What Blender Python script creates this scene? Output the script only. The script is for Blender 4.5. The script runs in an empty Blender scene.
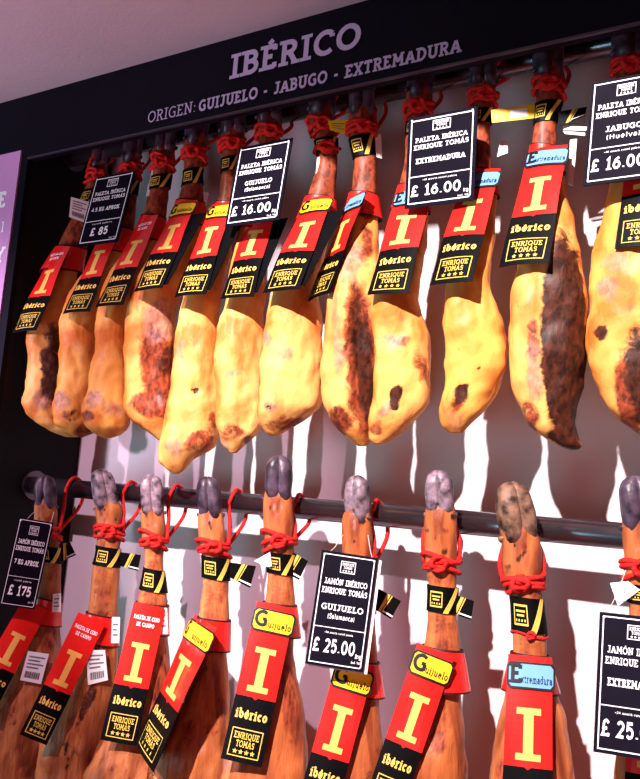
import bpy, math, random
from mathutils import Vector, noise, Matrix

random.seed(7)
SC = bpy.context.scene
COL = SC.collection
PI = math.pi
F, PX0, PY0 = 900.0, 320.0, 389.5            # focal length and centre in pixels of the 640x779 frame

# ------------------------------------------------------------------ camera pose
def _cam_axes():
    a = 0.082
    v = Vector((-1353.0, 4.0, F)).normalized()          # world -X in (right, down, forward)
    b = (1353 * a + 4.0) / F
    ex = -v
    ez = Vector((a, -1.0, b))
    ez = (ez - ez.dot(ex) * ex).normalized()
    ey = ez.cross(ex)
    return ex, ey, ez
EX, EY, EZ = _cam_axes()
CAM = Vector((0.0, -1.29, 1.56))
def cam2w(c):
    return Vector((c.dot(EX), c.dot(EY), c.dot(EZ)))
def ray(px, py):
    return cam2w(Vector((px - PX0, py - PY0, F)).normalized())
def proj(P):
    d = P - CAM
    c = EX * d.x + EY * d.y + EZ * d.z
    return PX0 + F * c.x / c.z, PY0 + F * c.y / c.z
def on_plane(px, py, P0, N):
    r = ray(px, py)
    return CAM + r * ((P0 - CAM).dot(N) / r.dot(N))
def on_y(px, py, y):
    return on_plane(px, py, Vector((0, y, 0)), Vector((0, 1, 0)))
def on_x(px, py, x):
    return on_plane(px, py, Vector((x, 0, 0)), Vector((1, 0, 0)))
def depth(P):
    d = P - CAM
    return (EX * d.x + EY * d.y + EZ * d.z).z

R_ = cam2w(Vector((1, 0, 0))); D_ = cam2w(Vector((0, 1, 0))); F_ = cam2w(Vector((0, 0, 1)))
cd = bpy.data.cameras.new('camera'); cam = bpy.data.objects.new('camera', cd); COL.objects.link(cam)
m = Matrix.Identity(4)
for i in range(3):
    m[i][0] = R_[i]; m[i][1] = -D_[i]; m[i][2] = -F_[i]; m[i][3] = CAM[i]
cam.matrix_world = m
cd.sensor_fit = 'HORIZONTAL'; cd.sensor_width = 36.0; cd.lens = F / 640.0 * 36.0
cd.clip_start = 0.02
SC.camera = cam

# ------------------------------------------------------------------ materials
def lin(r, g, b):
    f = lambda c: (c / 255 / 12.92) if c / 255 <= 0.04045 else ((c / 255 + 0.055) / 1.055) ** 2.4
    return (f(r), f(g), f(b), 1.0)
MATS = {}
def pm(name, col, rough=0.5, metal=0.0, var=0.12, scale=60.0, bump=0.0, bscale=200.0, coat=0.0, spec=0.3, col2=None):
    if name in MATS: return MATS[name]
    mt = bpy.data.materials.new(name); mt.use_nodes = True
    nt = mt.node_tree; N = nt.nodes; Lk = nt.links
    bs = N['Principled BSDF']
    tc = N.new('ShaderNodeTexCoord')
    nz = N.new('ShaderNodeTexNoise'); nz.inputs['Scale'].default_value = scale; nz.inputs['Detail'].default_value = 4
    Lk.new(tc.outputs['Object'], nz.inputs['Vector'])
    rp = N.new('ShaderNodeValToRGB')
    c2 = col2 or tuple(min(1, c * (1 + var)) for c in col[:3]) + (1,)
    c1 = col if col2 else tuple(c * (1 - var) for c in col[:3]) + (1,)
    rp.color_ramp.elements[0].position = 0.35; rp.color_ramp.elements[0].color = c1
    rp.color_ramp.elements[1].position = 0.65; rp.color_ramp.elements[1].color = c2
    Lk.new(nz.outputs['Fac'], rp.inputs['Fac']); Lk.new(rp.outputs['Color'], bs.inputs['Base Color'])
    bs.inputs['Roughness'].default_value = rough; bs.inputs['Metallic'].default_value = metal
    bs.inputs['Coat Weight'].default_value = coat; bs.inputs['Coat Roughness'].default_value = 0.12
    bs.inputs['Specular IOR Level'].default_value = spec
    if bump > 0:
        n2 = N.new('ShaderNodeTexNoise'); n2.inputs['Scale'].default_value = bscale; n2.inputs['Detail'].default_value = 6
        Lk.new(tc.outputs['Object'], n2.inputs['Vector'])
        bp = N.new('ShaderNodeBump'); bp.inputs['Strength'].default_value = bump; bp.inputs['Distance'].default_value = 0.002
        Lk.new(n2.outputs['Fac'], bp.inputs['Height']); Lk.new(bp.outputs['Normal'], bs.inputs['Normal'])
    MATS[name] = mt
    return mt

def ham_material(name, fat_a, fat_b, streak, rough, bumpk, stretch):
    """cured ham skin: fat colour mottled by noise, lean / dark / grey patches from the vertex attribute 'patch'."""
    mt = bpy.data.materials.new(name); mt.use_nodes = True
    nt = mt.node_tree; N = nt.nodes; Lk = nt.links
    bs = N['Principled BSDF']
    tc = N.new('ShaderNodeTexCoord'); mp = N.new('ShaderNodeMapping'); mp.inputs['Scale'].default_value = stretch
    Lk.new(tc.outputs['Object'], mp.inputs['Vector'])
    def nz(s, det=5, vec=None, dist=0.0):
        n = N.new('ShaderNodeTexNoise'); n.inputs['Scale'].default_value = s; n.inputs['Detail'].default_value = det
        n.inputs['Distortion'].default_value = dist
        Lk.new(vec or mp.outputs['Vector'], n.inputs['Vector']); return n
    n1 = nz(16, 6, dist=0.6)
    rp = N.new('ShaderNodeValToRGB')
    rp.color_ramp.elements[0].position = 0.38; rp.color_ramp.elements[0].color = fat_b
    rp.color_ramp.elements[1].position = 0.62; rp.color_ramp.elements[1].color = fat_a
    Lk.new(n1.outputs['Fac'], rp.inputs['Fac'])
    oi = N.new('ShaderNodeObjectInfo')
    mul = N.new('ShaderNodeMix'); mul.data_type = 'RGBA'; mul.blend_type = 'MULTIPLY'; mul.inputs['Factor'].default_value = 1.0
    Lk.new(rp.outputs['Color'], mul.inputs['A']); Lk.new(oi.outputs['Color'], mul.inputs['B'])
    cur = mul.outputs['Result']
    # small stains everywhere
    n3 = nz(38, 8, dist=1.0)
    r3 = N.new('ShaderNodeMapRange'); r3.inputs['From Min'].default_value = 0.60; r3.inputs['From Max'].default_value = 0.76
    r3.inputs['To Max'].default_value = 0.65
    Lk.new(n3.outputs['Fac'], r3.inputs['Value'])
    def mix(fac, colr, cur):
        mx = N.new('ShaderNodeMix'); mx.data_type = 'RGBA'
        Lk.new(fac, mx.inputs['Factor']); Lk.new(cur, mx.inputs['A']); mx.inputs['B'].default_value = colr
        return mx.outputs['Result']
    cur = mix(r3.outputs['Result'], streak, cur)
    at = N.new('ShaderNodeAttribute'); at.attribute_name = 'patch'
    sp = N.new('ShaderNodeSeparateColor'); Lk.new(at.outputs['Color'], sp.inputs['Color'])
    n2 = nz(34, 10, vec=tc.outputs['Object'], dist=1.2)
    n2.inputs['Roughness'].default_value = 0.72
    n4 = nz(120, 6, dist=0.4)
    for ch, ca, cb, wdt, mx_ in (('Red', lin(164, 70, 42), lin(84, 28, 20), 0.50, 0.98), ('Blue', lin(196, 140, 128), lin(120, 80, 84), 0.75, 0.72), ('Green', lin(84, 38, 24), lin(36, 16, 11), 0.42, 1.0)):
        ad = N.new('ShaderNodeMath'); ad.operation = 'MULTIPLY_ADD'
        Lk.new(n2.outputs['Fac'], ad.inputs[0]); ad.inputs[1].default_value = 1.5
        Lk.new(sp.outputs[ch], ad.inputs[2])
        rr = N.new('ShaderNodeMapRange'); rr.interpolation_type = 'SMOOTHSTEP'
        rr.inputs['From Min'].default_value = 1.28 - wdt / 2; rr.inputs['From Max'].default_value = 1.28 + wdt / 2
        rr.inputs['To Max'].default_value = mx_
        Lk.new(ad.outputs[0], rr.inputs['Value'])
        rc = N.new('ShaderNodeValToRGB')
        rc.color_ramp.elements[0].position = 0.36; rc.color_ramp.elements[0].color = cb
        rc.color_ramp.elements[1].position = 0.64; rc.color_ramp.elements[1].color = ca
        Lk.new(n4.outputs['Fac'], rc.inputs['Fac'])
        mx = N.new('ShaderNodeMix'); mx.data_type = 'RGBA'
        Lk.new(rr.outputs['Result'], mx.inputs['Factor']); Lk.new(cur, mx.inputs['A']); Lk.new(rc.outputs['Color'], mx.inputs['B'])
        cur = mx.outputs['Result']
    Lk.new(cur, bs.inputs['Base Color'])
    bs.inputs['Roughness'].default_value = rough
    bs.inputs['Coat Weight'].default_value = 0.05; bs.inputs['Coat Roughness'].default_value = 0.3
    bs.inputs['Specular IOR Level'].default_value = 0.22
    bs.inputs['Subsurface Weight'].default_value = 0.0
    nb = nz(70, 8, dist=0.5)
    bp = N.new('ShaderNodeBump'); bp.inputs['Strength'].default_value = bumpk; bp.inputs['Distance'].default_value = 0.003
    Lk.new(nb.outputs['Fac'], bp.inputs['Height']); Lk.new(bp.outputs['Normal'], bs.inputs['Normal'])
    MATS[name] = mt
    return mt

M_PALETA = ham_material('cured_fat_skin', lin(246, 192, 122), lin(212, 124, 60), lin(172, 88, 58), 0.52, 0.55, (1, 1, 0.6))
M_JAMON = ham_material('cured_rind', lin(204, 130, 82), lin(128, 66, 42), lin(80, 38, 28), 0.46, 0.8, (1.3, 1.3, 0.35))
M_HOOF = pm('hoof_horn', lin(40, 27, 34), 0.4, col2=lin(158, 130, 146), scale=60, bump=0.6, bscale=90)
M_HOOFD = pm('dark_violet_horn', lin(26, 16, 26), 0.38, col2=lin(92, 72, 90), scale=40, bump=0.6, bscale=90)
M_HOOFB = pm('hoof_horn_brown', lin(44, 28, 22), 0.5, col2=lin(150, 108, 88), scale=60, bump=0.8, bscale=90)
M_ROPE = pm('red_cotton_rope', lin(205, 26, 24), 0.75, var=0.25, scale=150, bump=0.8, bscale=400)
M_RED = pm('red_label_card', lin(226, 30, 26), 0.32, var=0.05, coat=0.5)
M_BLACK = pm('black_label_card', lin(7, 6, 9), 0.5, var=0.2, coat=0.0, spec=.08)
M_BAND = pm('black_satin_band', lin(7, 6, 7), 0.5, var=0.2, coat=0.0, spec=.08)
M_GOLD = pm('gold_ink', lin(226, 186, 84), 0.45, var=0.08)
M_YEL = pm('yellow_card', lin(244, 196, 40), 0.4, var=0.04)
M_YELI = pm('yellow_ink', lin(246, 190, 96), 0.4, var=0.04)
M_BLUE = pm('blue_card', lin(110, 160, 220), 0.4, var=0.04)
M_INK = pm('black_ink', lin(14, 12, 14), 0.5, var=0.1)
M_RIM = pm('dark_red_edge', lin(60, 8, 12), 0.5, var=0.1)
M_WHITE = pm('white_paper', lin(240, 236, 240), 0.6, var=0.03)
M_GREYINK = pm('grey_ink', lin(120, 112, 125), 0.6, var=0.1)
M_NAVY = pm('navy_card', lin(15, 10, 24), 0.6, var=0.12, spec=.05)
M_WINK = pm('white_ink', lin(245, 240, 248), 0.5, var=0.02)
M_STEEL = pm('brushed_steel', lin(104, 92, 102), 0.24, metal=0.9, var=0.10, scale=25)
M_SILV = pm('silver_letter', lin(186, 168, 204), 0.4, var=0.05)
M_HEAD = pm('fascia_laminate', lin(16, 14, 26), 0.6, var=0.15, scale=6, spec=0.08)
M_SIDE = pm('black_panel', lin(12, 11, 16), 0.6, var=0.2, scale=6, spec=0.2)
M_TRIM = pm('edge_trim_metal', lin(84, 76, 90), 0.4, metal=0.6, var=0.05)
M_WALL = pm('white_wall_paint', lin(204, 192, 198), 0.6, var=0.02, scale=8, bump=0.05, bscale=120)
M_CEIL = pm('ceiling_paint', lin(190, 170, 180), 0.8, var=0.05, scale=4, bump=0.25, bscale=160)
M_POST = pm('lilac_poster', lin(206, 150, 206), 0.45, var=0.06, scale=3)
M_FLOOR = pm('dark_floor_tile', lin(92, 84, 84), 0.5, var=0.15, scale=5)
M_CABLE = pm('yellow_plastic_tag', lin(240, 200, 20), 0.35, var=0.06)
M_STRING = pm('clear_string', lin(220, 200, 190), 0.4, var=0.05)

# ------------------------------------------------------------------ mesh builder
class MB:
    def __init__(s): s.v = []; s.f = []; s.m = []; s.mats = []; s.patch = None
    def mi(s, mat):
        if mat not in s.mats: s.mats.append(mat)
        return s.mats.index(mat)
    def add(s, verts, faces, mat):
        b = len(s.v); s.v.extend([Vector(p) for p in verts]); k = s.mi(mat)
        for f in faces: s.f.append(tuple(b + i for i in f)); s.m.append(k)
    def quad(s, a, b, c, d, mat): s.add([a, b, c, d], [(0, 1, 2, 3)], mat)
    def slab(s, a, b, c, d, t, mat):
        """a quad extruded by vector t"""
        p = [Vector(q) for q in (a, b, c, d)]; q = [x + t for x in p]
        s.add(p + q, [(3, 2, 1, 0), (4, 5, 6, 7), (0, 1, 5, 4), (1, 2, 6, 5), (2, 3, 7, 6), (3, 0, 4, 7)], mat)
    def box(s, lo, hi, mat):
        x0, y0, z0 = lo; x1, y1, z1 = hi
        s.slab((x0, y0, z0), (x1, y0, z0), (x1, y0, z1), (x0, y0, z1), Vector((0, y1 - y0, 0)), mat)
    def grid(s, rows, mat, closed=True, cap0=False, cap1=False):
        n = len(rows[0]); b = len(s.v); k = s.mi(mat)
        for r in rows: s.v.extend(Vector(p) for p in r)
        for i in range(len(rows) - 1):
            for j in range(n if closed else n - 1):
                j2 = (j + 1) % n
                s.f.append((b + i * n + j, b + i * n + j2, b + (i + 1) * n + j2, b + (i + 1) * n + j)); s.m.append(k)
        if cap0: s.f.append(tuple(b + j for j in reversed(range(n)))); s.m.append(k)
        if cap1: s.f.append(tuple(b + (len(rows) - 1) * n + j for j in range(n))); s.m.append(k)
    def tube(s, pts, r, mat, seg=8, closed=False, twist=0.0):
        pts = [Vector(p) for p in pts]; n = len(pts); rows = []
        up = None
        for i in range(n):
            if closed: t = pts[(i + 1) % n] - pts[i - 1]
            else: t = pts[min(i + 1, n - 1)] - pts[max(i - 1, 0)]
            if t.length < 1e-9: t = Vector((0, 0, 1))
            t.normalize()
            if up is None:
                up = Vector((0, 0, 1)) if abs(t.z) < 0.9 else Vector((1, 0, 0))
            up = (up - t * up.dot(t)).normalized(); sd = t.cross(up)
            rr = r(i / (n - 1)) if callable(r) else r
            rows.append([pts[i] + (up * math.cos(a) + sd * math.sin(a)) * rr * (1 + twist * math.sin(3 * (a) + i * 1.3))
                         for a in [2 * PI * j / seg for j in range(seg)]])
        if closed: rows.append(rows[0]); s.grid(rows, mat)
        else: s.grid(rows, mat, cap0=True, cap1=True)
    def build(s, name, parent=None, origin=None, smooth=False):
        o0 = origin if origin is not None else Vector((0, 0, 0))
        if parent is not None: o0 = parent_world(parent)
        me = bpy.data.meshes.new(name)
        me.from_pydata([p - o0 for p in s.v], [], s.f)
        for mt in s.mats: me.materials.append(mt)
        me.polygons.foreach_set('material_index', s.m)
        if smooth: me.polygons.foreach_set('use_smooth', [True] * len(s.f))
        me.update()
        o = bpy.data.objects.new(name, me); COL.objects.link(o)
        if parent is not None: o.parent = parent
        else: o.location = o0
        return o
def parent_world(o):
    p = Vector(o.location)
    while o.parent is not None:
        o = o.parent; p = p + Vector(o.location)
    return p
def empty(name, loc):
    o = bpy.data.objects.new(name, None); o.empty_display_size = 0.03; COL.objects.link(o); o.location = loc; return o
def tag(o, label, cat, group=None, kind=None):
    o['label'] = label; o['category'] = cat
    if group: o['group'] = group
    if kind: o['kind'] = kind
    return o

# ------------------------------------------------------------------ slab-serif stroke lettering
def arc(cx, cy, rx, ry, a0, a1, n=9):
    return [(cx + rx * math.cos(math.radians(a0 + (a1 - a0) * i / n)), cy + ry * math.sin(math.radians(a0 + (a1 - a0) * i / n))) for i in range(n + 1)]
G = {}
def g(ch, w, strokes, serifs=()): G[ch] = (w, strokes, serifs)
g(' ', .32, [])
g('A', .78, [[(.08, 0), (.37, 1)], [(.41, 1), (.70, 0)], [(.18, .32), (.60, .32)]], [(.08, 0, .13), (.70, 0, .13)])
g('B', .66, [[(.14, 0), (.14, 1)], [(.12, 1), (.34, 1)] + arc(.34, .77, .2, .23, 80, -80) + [(.34, .54), (.12, .54)], [(.36, .54)] + arc(.36, .27, .23, .27, 80, -80) + [(.36, 0), (.12, 0)]], [(.08, 0, .1), (.08, 1, .1)])
g('C', .72, [arc(.42, .5, .36, .5, 48, 312, 14), [(.66, .87), (.66, .72)]])
g('D', .76, [[(.14, 0), (.14, 1)], [(.12, 1), (.3, 1)] + arc(.3, .5, .38, .5, 80, -80, 12) + [(.3, 0), (.12, 0)]], [(.08, 0, .1), (.08, 1, .1)])
g('E', .62, [[(.14, 0), (.14, 1)], [(.1, 1), (.54, 1)], [(.52, 1.06), (.52, .8)], [(.1, 0), (.56, 0)], [(.54, -.06), (.54, .2)], [(.14, .52), (.44, .52)]], [(.08, 0, .1), (.08, 1, .1)])
g('G', .76, [arc(.42, .5, .36, .5, 48, 270, 12) + [(.5, .0), (.66, .06)], [(.66, .0), (.66, .46)], [(.46, .46), (.7, .46)]])
g('H', .78, [[(.14, 0), (.14, 1)], [(.64, 0), (.64, 1)], [(.14, .5), (.64, .5)]], [(.14, 0, .13), (.14, 1, .13), (.64, 0, .13), (.64, 1, .13)])
g('I', .34, [[(.17, 0), (.17, 1)]], [(.17, 0, .15), (.17, 1, .15)])
g('J', .52, [[(.36, 1), (.36, .26)] + arc(.2, .24, .16, .24, 0, -150, 7)], [(.32, 1, .17)])
g('K', .7, [[(.14, 0), (.14, 1)], [(.6, 1), (.16, .44)], [(.3, .6), (.62, 0)]], [(.14, 0, .13), (.14, 1, .13), (.6, 1, .12), (.62, 0, .12)])
g('L', .58, [[(.14, 1), (.14, 0)], [(.1, 0), (.54, 0)], [(.51, -.06), (.51, .22)]], [(.14, 1, .13), (.1, 0, .1)])
g('M', .92, [[(.12, 0), (.17, 1)], [(.17, 1), (.46, .28)], [(.46, .28), (.75, 1)], [(.75, 1), (.80, 0)]], [(.12, 0, .13), (.8, 0, .13), (.12, 1, .08), (.8, 1, .08)])
g('N', .8, [[(.14, 0), (.14, 1)], [(.14, 1), (.66, 0)], [(.66, 0), (.66, 1)]], [(.14, 0, .13), (.1, 1, .1), (.66, 1, .13)])
g('O', .82, [arc(.41, .5, .36, .5, 0, 360, 20)])
g('P', .64, [[(.14, 0), (.14, 1)], [(.12, 1), (.34, 1)] + arc(.34, .73, .22, .27, 80, -80) + [(.34, .46), (.14, .46)]], [(.14, 0, .14), (.1, 1, .1)])
g('Q', .84, [arc(.41, .5, .36, .5, 0, 360, 20), [(.46, .22), (.74, -.1)]])
g('R', .7, [[(.14, 0), (.14, 1)], [(.12, 1), (.34, 1)] + arc(.34, .75, .22, .25, 80, -80) + [(.34, .5), (.14, .5)], [(.36, .5), (.6, 0)]], [(.14, 0, .13), (.1, 1, .1), (.63, 0, .1)])
g('S', .6, [[(.5, .74)] + arc(.3, .75, .2, .25, 30, 255, 8) + arc(.3, .26, .22, .26, 80, -150, 8), [(.5, .94), (.5, .74)]])
g('T', .68, [[(.34, 0), (.34, 1)], [(.03, 1), (.65, 1)], [(.08, .8), (.08, 1)], [(.6, .8), (.6, 1)]], [(.34, 0, .15)])
g('U', .78, [[(.14, 1), (.14, .34)] + arc(.39, .32, .25, .32, 180, 360, 10) + [(.64, 1)]], [(.14, 1, .13), (.64, 1, .13)])
g('V', .76, [[(.08, 1), (.38, 0), (.68, 1)]], [(.08, 1, .12), (.68, 1, .12)])
g('X', .72, [[(.1, 0), (.62, 1)], [(.1, 1), (.62, 0)]], [(.1, 0, .12), (.62, 0, .12), (.1, 1, .12), (.62, 1, .12)])
g('Y', .74, [[(.08, 1), (.37, .5), (.66, 1)], [(.37, .5), (.37, 0)]], [(.37, 0, .14), (.08, 1, .11), (.66, 1, .11)])
g('a', .56, [[(.08, .56)] + arc(.26, .48, .18, .18, 140, 0, 6) + [(.44, 0)], [(.44, .38), (.24, .38)] + arc(.24, .19, .17, .19, 90, 270, 8) + [(.44, .1)]], [(.47, 0, .07)])
g('b', .6, [[(.12, 1.02), (.12, 0)], arc(.32, .34, .2, .33, 0, 360, 14)], [(.08, 1.02, .08)])
g('c', .52, [arc(.3, .34, .22, .33, 50, 310, 12)])
g('d', .6, [[(.48, 1.02), (.48, 0)], arc(.28, .34, .2, .33, 0, 360, 14)], [(.44, 1.02, .08)])
g('e', .56, [[(.08, .36), (.48, .36)] + arc(.28, .36, .2, .31, 0, 180, 8) + arc(.28, .32, .2, .32, 180, 310, 8)])
g('g', .6, [arc(.28, .38, .2, .29, 0, 360, 14), [(.48, .67), (.48, -.08)] + arc(.28, -.08, .2, .2, 0, -150, 7)])
g('h', .62, [[(.13, 0), (.13, 1.02)], [(.13, .4)] + arc(.31, .44, .18, .22, 180, 0, 7) + [(.49, 0)]], [(.13, 0, .1), (.49, 0, .1)])
g('i', .28, [[(.14, 0), (.14, .67)], [(.14, .88), (.14, 1.02)]], [(.14, 0, .11), (.10, .67, .08)])
g('j', .3, [[(.16, .67), (.16, -.1), (.02, -.26)], [(.16, .88), (.16, 1.02)]], [(.12, .67, .08)])
g('k', .58, [[(.13, 0), (.13, 1.02)], [(.48, .67), (.14, .3), (.5, 0)]], [(.13, 0, .1), (.48, .67, .09)])
g('l', .28, [[(.14, 0), (.14, 1.02)]], [(.14, 0, .11), (.10, 1.02, .08)])
g('m', .92, [[(.13, 0), (.13, .67)], [(.13, .4)] + arc(.3, .45, .16, .21, 180, 0, 7) + [(.46, 0)], [(.46, .4)] + arc(.63, .45, .16, .21, 180, 0, 7) + [(.79, 0)]], [(.13, 0, .09), (.46, 0, .09), (.79, 0, .09)])
g('n', .62, [[(.13, 0), (.13, .67)], [(.13, .4)] + arc(.31, .44, .18, .22, 180, 0, 7) + [(.49, 0)]], [(.13, 0, .1), (.49, 0, .1)])
g('o', .58, [arc(.29, .34, .21, .33, 0, 360, 16)])
g('p', .6, [[(.12, .67), (.12, -.28)], arc(.32, .34, .2, .33, 0, 360, 14)], [(.12, -.28, .1)])
g('r', .44, [[(.13, 0), (.13, .67)], [(.13, .42)] + arc(.32, .44, .19, .22, 180, 60, 5)], [(.13, 0, .11), (.09, .67, .08)])
g('s', .48, [arc(.24, .5, .15, .17, 30, 250, 7) + arc(.24, .18, .17, .18, 80, -150, 7)])
g('t', .42, [[(.18, .9), (.18, .12)] + arc(.3, .14, .12, .13, 180, 300, 4), [(.04, .65), (.38, .65)]])
g('u', .62, [[(.13, .67), (.13, .24)] + arc(.3, .22, .17, .22, 180, 360, 7) + [(.47, .67)], [(.47, .67), (.47, 0)]], [(.09, .67, .08), (.51, 0, .07)])
g('v', .56, [[(.06, .67), (.28, 0), (.5, .67)]])
g('x', .54, [[(.08, 0), (.46, .67)], [(.08, .67), (.46, 0)]], [(.08, 0, .08), (.46, .67, .08)])
g('0', .68, [arc(.34, .5, .26, .5, 0, 360, 18)])
g('1', .46, [[(.08, .8), (.26, 1), (.26, 0)]], [(.26, 0, .17)])
g('2', .62, [arc(.3, .72, .23, .28, 160, -30, 9) + [(.08, 0), (.56, 0)]])
g('3', .6, [arc(.28, .76, .2, .24, 150, -80, 9) + arc(.28, .27, .24, .27, 80, -150, 10)])
g('9', .64, [arc(.32, .69, .24, .31, 0, 360, 14), [(.14, .02), (.4, .2), (.56, .6)]])
g('4', .66, [[(.46, 0), (.46, 1), (.06, .28), (.62, .28)]])
g('5', .62, [[(.52, 1), (.14, 1), (.12, .56)] + arc(.29, .32, .24, .32, 110, -150, 10)])
g('6', .64, [arc(.32, .31, .24, .31, 0, 360, 14), [(.5, .98), (.24, .8), (.08, .4)]])
g('7', .58, [[(.06, .84), (.06, 1), (.54, 1), (.22, 0)]])
g('8', .64, [arc(.32, .76, .2, .24, 0, 360, 12), arc(.32, .26, .24, .27, 0, 360, 14)])
g('\u00a3', .66, [arc(.38, .74, .2, .26, 20, 180, 7) + [(.2, .3), (.08, 0), (.58, 0), (.6, .14)], [(.06, .46), (.46, .46)]])
g('.', .24, [[(.12, 0), (.12, .1)]])
g(':', .26, [[(.13, 0), (.13, .1)], [(.13, .5), (.13, .62)]])
g('-', .46, [[(.06, .4), (.38, .4)]])
g('+', .56, [[(.28, .14), (.28, .66)], [(.04, .4), (.52, .4)]])
g('(', .34, [arc(.4, .4, .26, .66, 130, 230, 6)])
g(')', .34, [arc(-.08, .4, .26, .66, 50, -50, 6)])
for acc, base, dx in (('\u00c9', 'E', .32), ('\u00c1', 'A', .4), ('\u00d3', 'O', .41)):
    w_, s_, z_ = G[base]; G[acc] = (w_, s_ + [[(dx - .06, 1.14), (dx + .1, 1.32)]], z_)
for acc, base, dx in (('\u00e9', 'e', .28), ('\u00f3', 'o', .29)):
    w_, s_, z_ = G[base]; G[acc] = (w_, s_ + [[(dx - .04, .8), (dx + .1, 1.0)]], z_)

def ribbon(pts, t):
    n = len(pts); out = []
    closed = n > 3 and math.hypot(pts[0][0] - pts[-1][0], pts[0][1] - pts[-1][1]) < 1e-6
    L = []; R = []
    for i in range(n):
        def dirv(a, b):
            dx, dy = b[0] - a[0], b[1] - a[1]; l = math.hypot(dx, dy) or 1e-9; return dx / l, dy / l
        if closed:
            d0 = dirv(pts[i - 1] if i > 0 else pts[n - 2], pts[i]); d1 = dirv(pts[i], pts[i + 1] if i < n - 1 else pts[1])
        else:
            d1 = dirv(pts[i], pts[i + 1]) if i < n - 1 else dirv(pts[i - 1], pts[i])
            d0 = dirv(pts[i - 1], pts[i]) if i > 0 else d1
        nx, ny = -(d0[1] + d1[1]), d0[0] + d1[0]; l = math.hypot(nx, ny) or 1e-9; nx /= l; ny /= l
        c = max(0.45, nx * -d1[1] + ny * d1[0]); k = t / 2 / c
        L.append((pts[i][0] + nx * k, pts[i][1] + ny * k)); R.append((pts[i][0] - nx * k, pts[i][1] - ny * k))
    return [(R[i], R[i + 1], L[i + 1], L[i]) for i in range(n - 1)]

class Frame:
    """origin + unit right, unit up, outward normal; may have a bend or a taper through warp(u, v) -> (u, v, w)"""
    def __init__(s, O, U, V, N, warp=None): s.O = O; s.U = U; s.V = V; s.N = N; s.warp = warp
    def at(s, u, v, w=0.0):
        if s.warp:
            u, v, dw = s.warp(u, v); w += dw
        return s.O + s.U * u + s.V * v + s.N * w
def text_width(txt, weight=.17, track=.06):
    return sum(G[c][0] + track + weight * .5 for c in txt)
def text(mb, fr, txt, u, v, cap, mat, weight=.17, align='c', fit=None, lift=0.0006, track=.06, serif=True):
    W = text_width(txt, weight, track); sx = cap
    if fit: sx = fit / W
    x = u - (W * sx / 2 if align == 'c' else (W * sx if align == 'r' else 0))
    for ch in txt:
        w, strokes, serifs = G[ch]; segs = []
        for si, st in enumerate(strokes): segs += [(q, si) for q in ribbon([(p[0] + weight * .25 + track / 2, weight / 2 + p[1] * (1 - weight)) for p in st], weight)]
        if serif:
            for (a, b, h) in serifs:
                a += weight * .25 + track / 2
                yy = weight * .36 + b * (1 - weight * .72); th = weight * .72
                h = h + weight * .35
                segs.append((((a - h, yy - th / 2), (a + h, yy - th / 2), (a + h, yy + th / 2), (a - h, yy + th / 2)), len(strokes)))
        for q, si in segs:
            mb.add([fr.at(x + p[0] * sx, v + p[1] * cap, lift + si * 4e-5) for p in q], [(0, 1, 2, 3)], mat)
        x += (w + track + weight * .5) * sx
def line(mb, fr, pts, t, mat, lift=0.0006):
    P2 = []
    for i in range(len(pts) - 1):
        for k in range(8): P2.append(tuple(pts[i][c] + (pts[i + 1][c] - pts[i][c]) * k / 8 for c in (0, 1)))
    pts = P2 + [pts[-1]]
    for q in ribbon(pts, t): mb.add([fr.at(p[0], p[1], lift) for p in q], [(0, 1, 2, 3)], mat)
def star(mb, fr, u, v, r, mat, lift=0.0006):
    pts = [(u, v)]
    for i in range(10):
        a = PI / 2 + i * PI / 5; rr = r if i % 2 == 0 else r * .45
        pts.append((u + rr * math.cos(a), v + rr * math.sin(a)))
    mb.add([fr.at(p[0], p[1], lift) for p in pts], [(0, i + 1, (i + 1) % 10 + 1) for i in range(10)], mat)
def stamp(mb, fr, u, v, w, h, mat, t, lift=0.0006):
    """the boxed two-line maker's mark with four stars, centred on (u, v)"""
    line(mb, fr, [(u - w / 2, v - h / 2), (u + w / 2, v - h / 2), (u + w / 2, v + h / 2), (u - w / 2, v + h / 2), (u - w / 2, v - h / 2)], t, mat, lift)
    text(mb, fr, 'ENRIQUE', u, v + h * .14, h * .24, mat, .15, fit=w * .84, lift=lift)
    text(mb, fr, 'TOM\u00c1S', u, v - h * .16, h * .24, mat, .15, fit=w * .62, lift=lift)
    for i in range(4): star(mb, fr, u + (i - 1.5) * w * .19, v - h * .33, h * .105, mat, lift)

# ------------------------------------------------------------------ ham shape
RAIL_Y = 0.0
HAM_Y = -0.042
def catmull(xs, ys, x):
    n = len(xs)
    if x <= xs[0]: return ys[0] + (ys[1] - ys[0]) / (xs[1] - xs[0]) * (x - xs[0])
    if x >= xs[-1]: return ys[-1]
    for i in range(n - 1):
        if xs[i] <= x <= xs[i + 1]: break
    h = xs[i + 1] - xs[i]; t = (x - xs[i]) / h
    def sl(k):
        if k == 0: return (ys[1] - ys[0]) / (xs[1] - xs[0])
        if k == n - 1: return (ys[-1] - ys[-2]) / (xs[-1] - xs[-2])
        a = (ys[k] - ys[k - 1]) / (xs[k] - xs[k - 1]); b = (ys[k + 1] - ys[k]) / (xs[k + 1] - xs[k])
        if a * b <= 0: return 0.0
        return 2 * a * b / (a + b)
    m0, m1 = sl(i) * h, sl(i + 1) * h
    return ys[i] * (2 * t**3 - 3 * t**2 + 1) + m0 * (t**3 - 2 * t**2 + t) + ys[i + 1] * (-2 * t**3 + 3 * t**2) + m1 * (t**3 - t**2)

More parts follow.
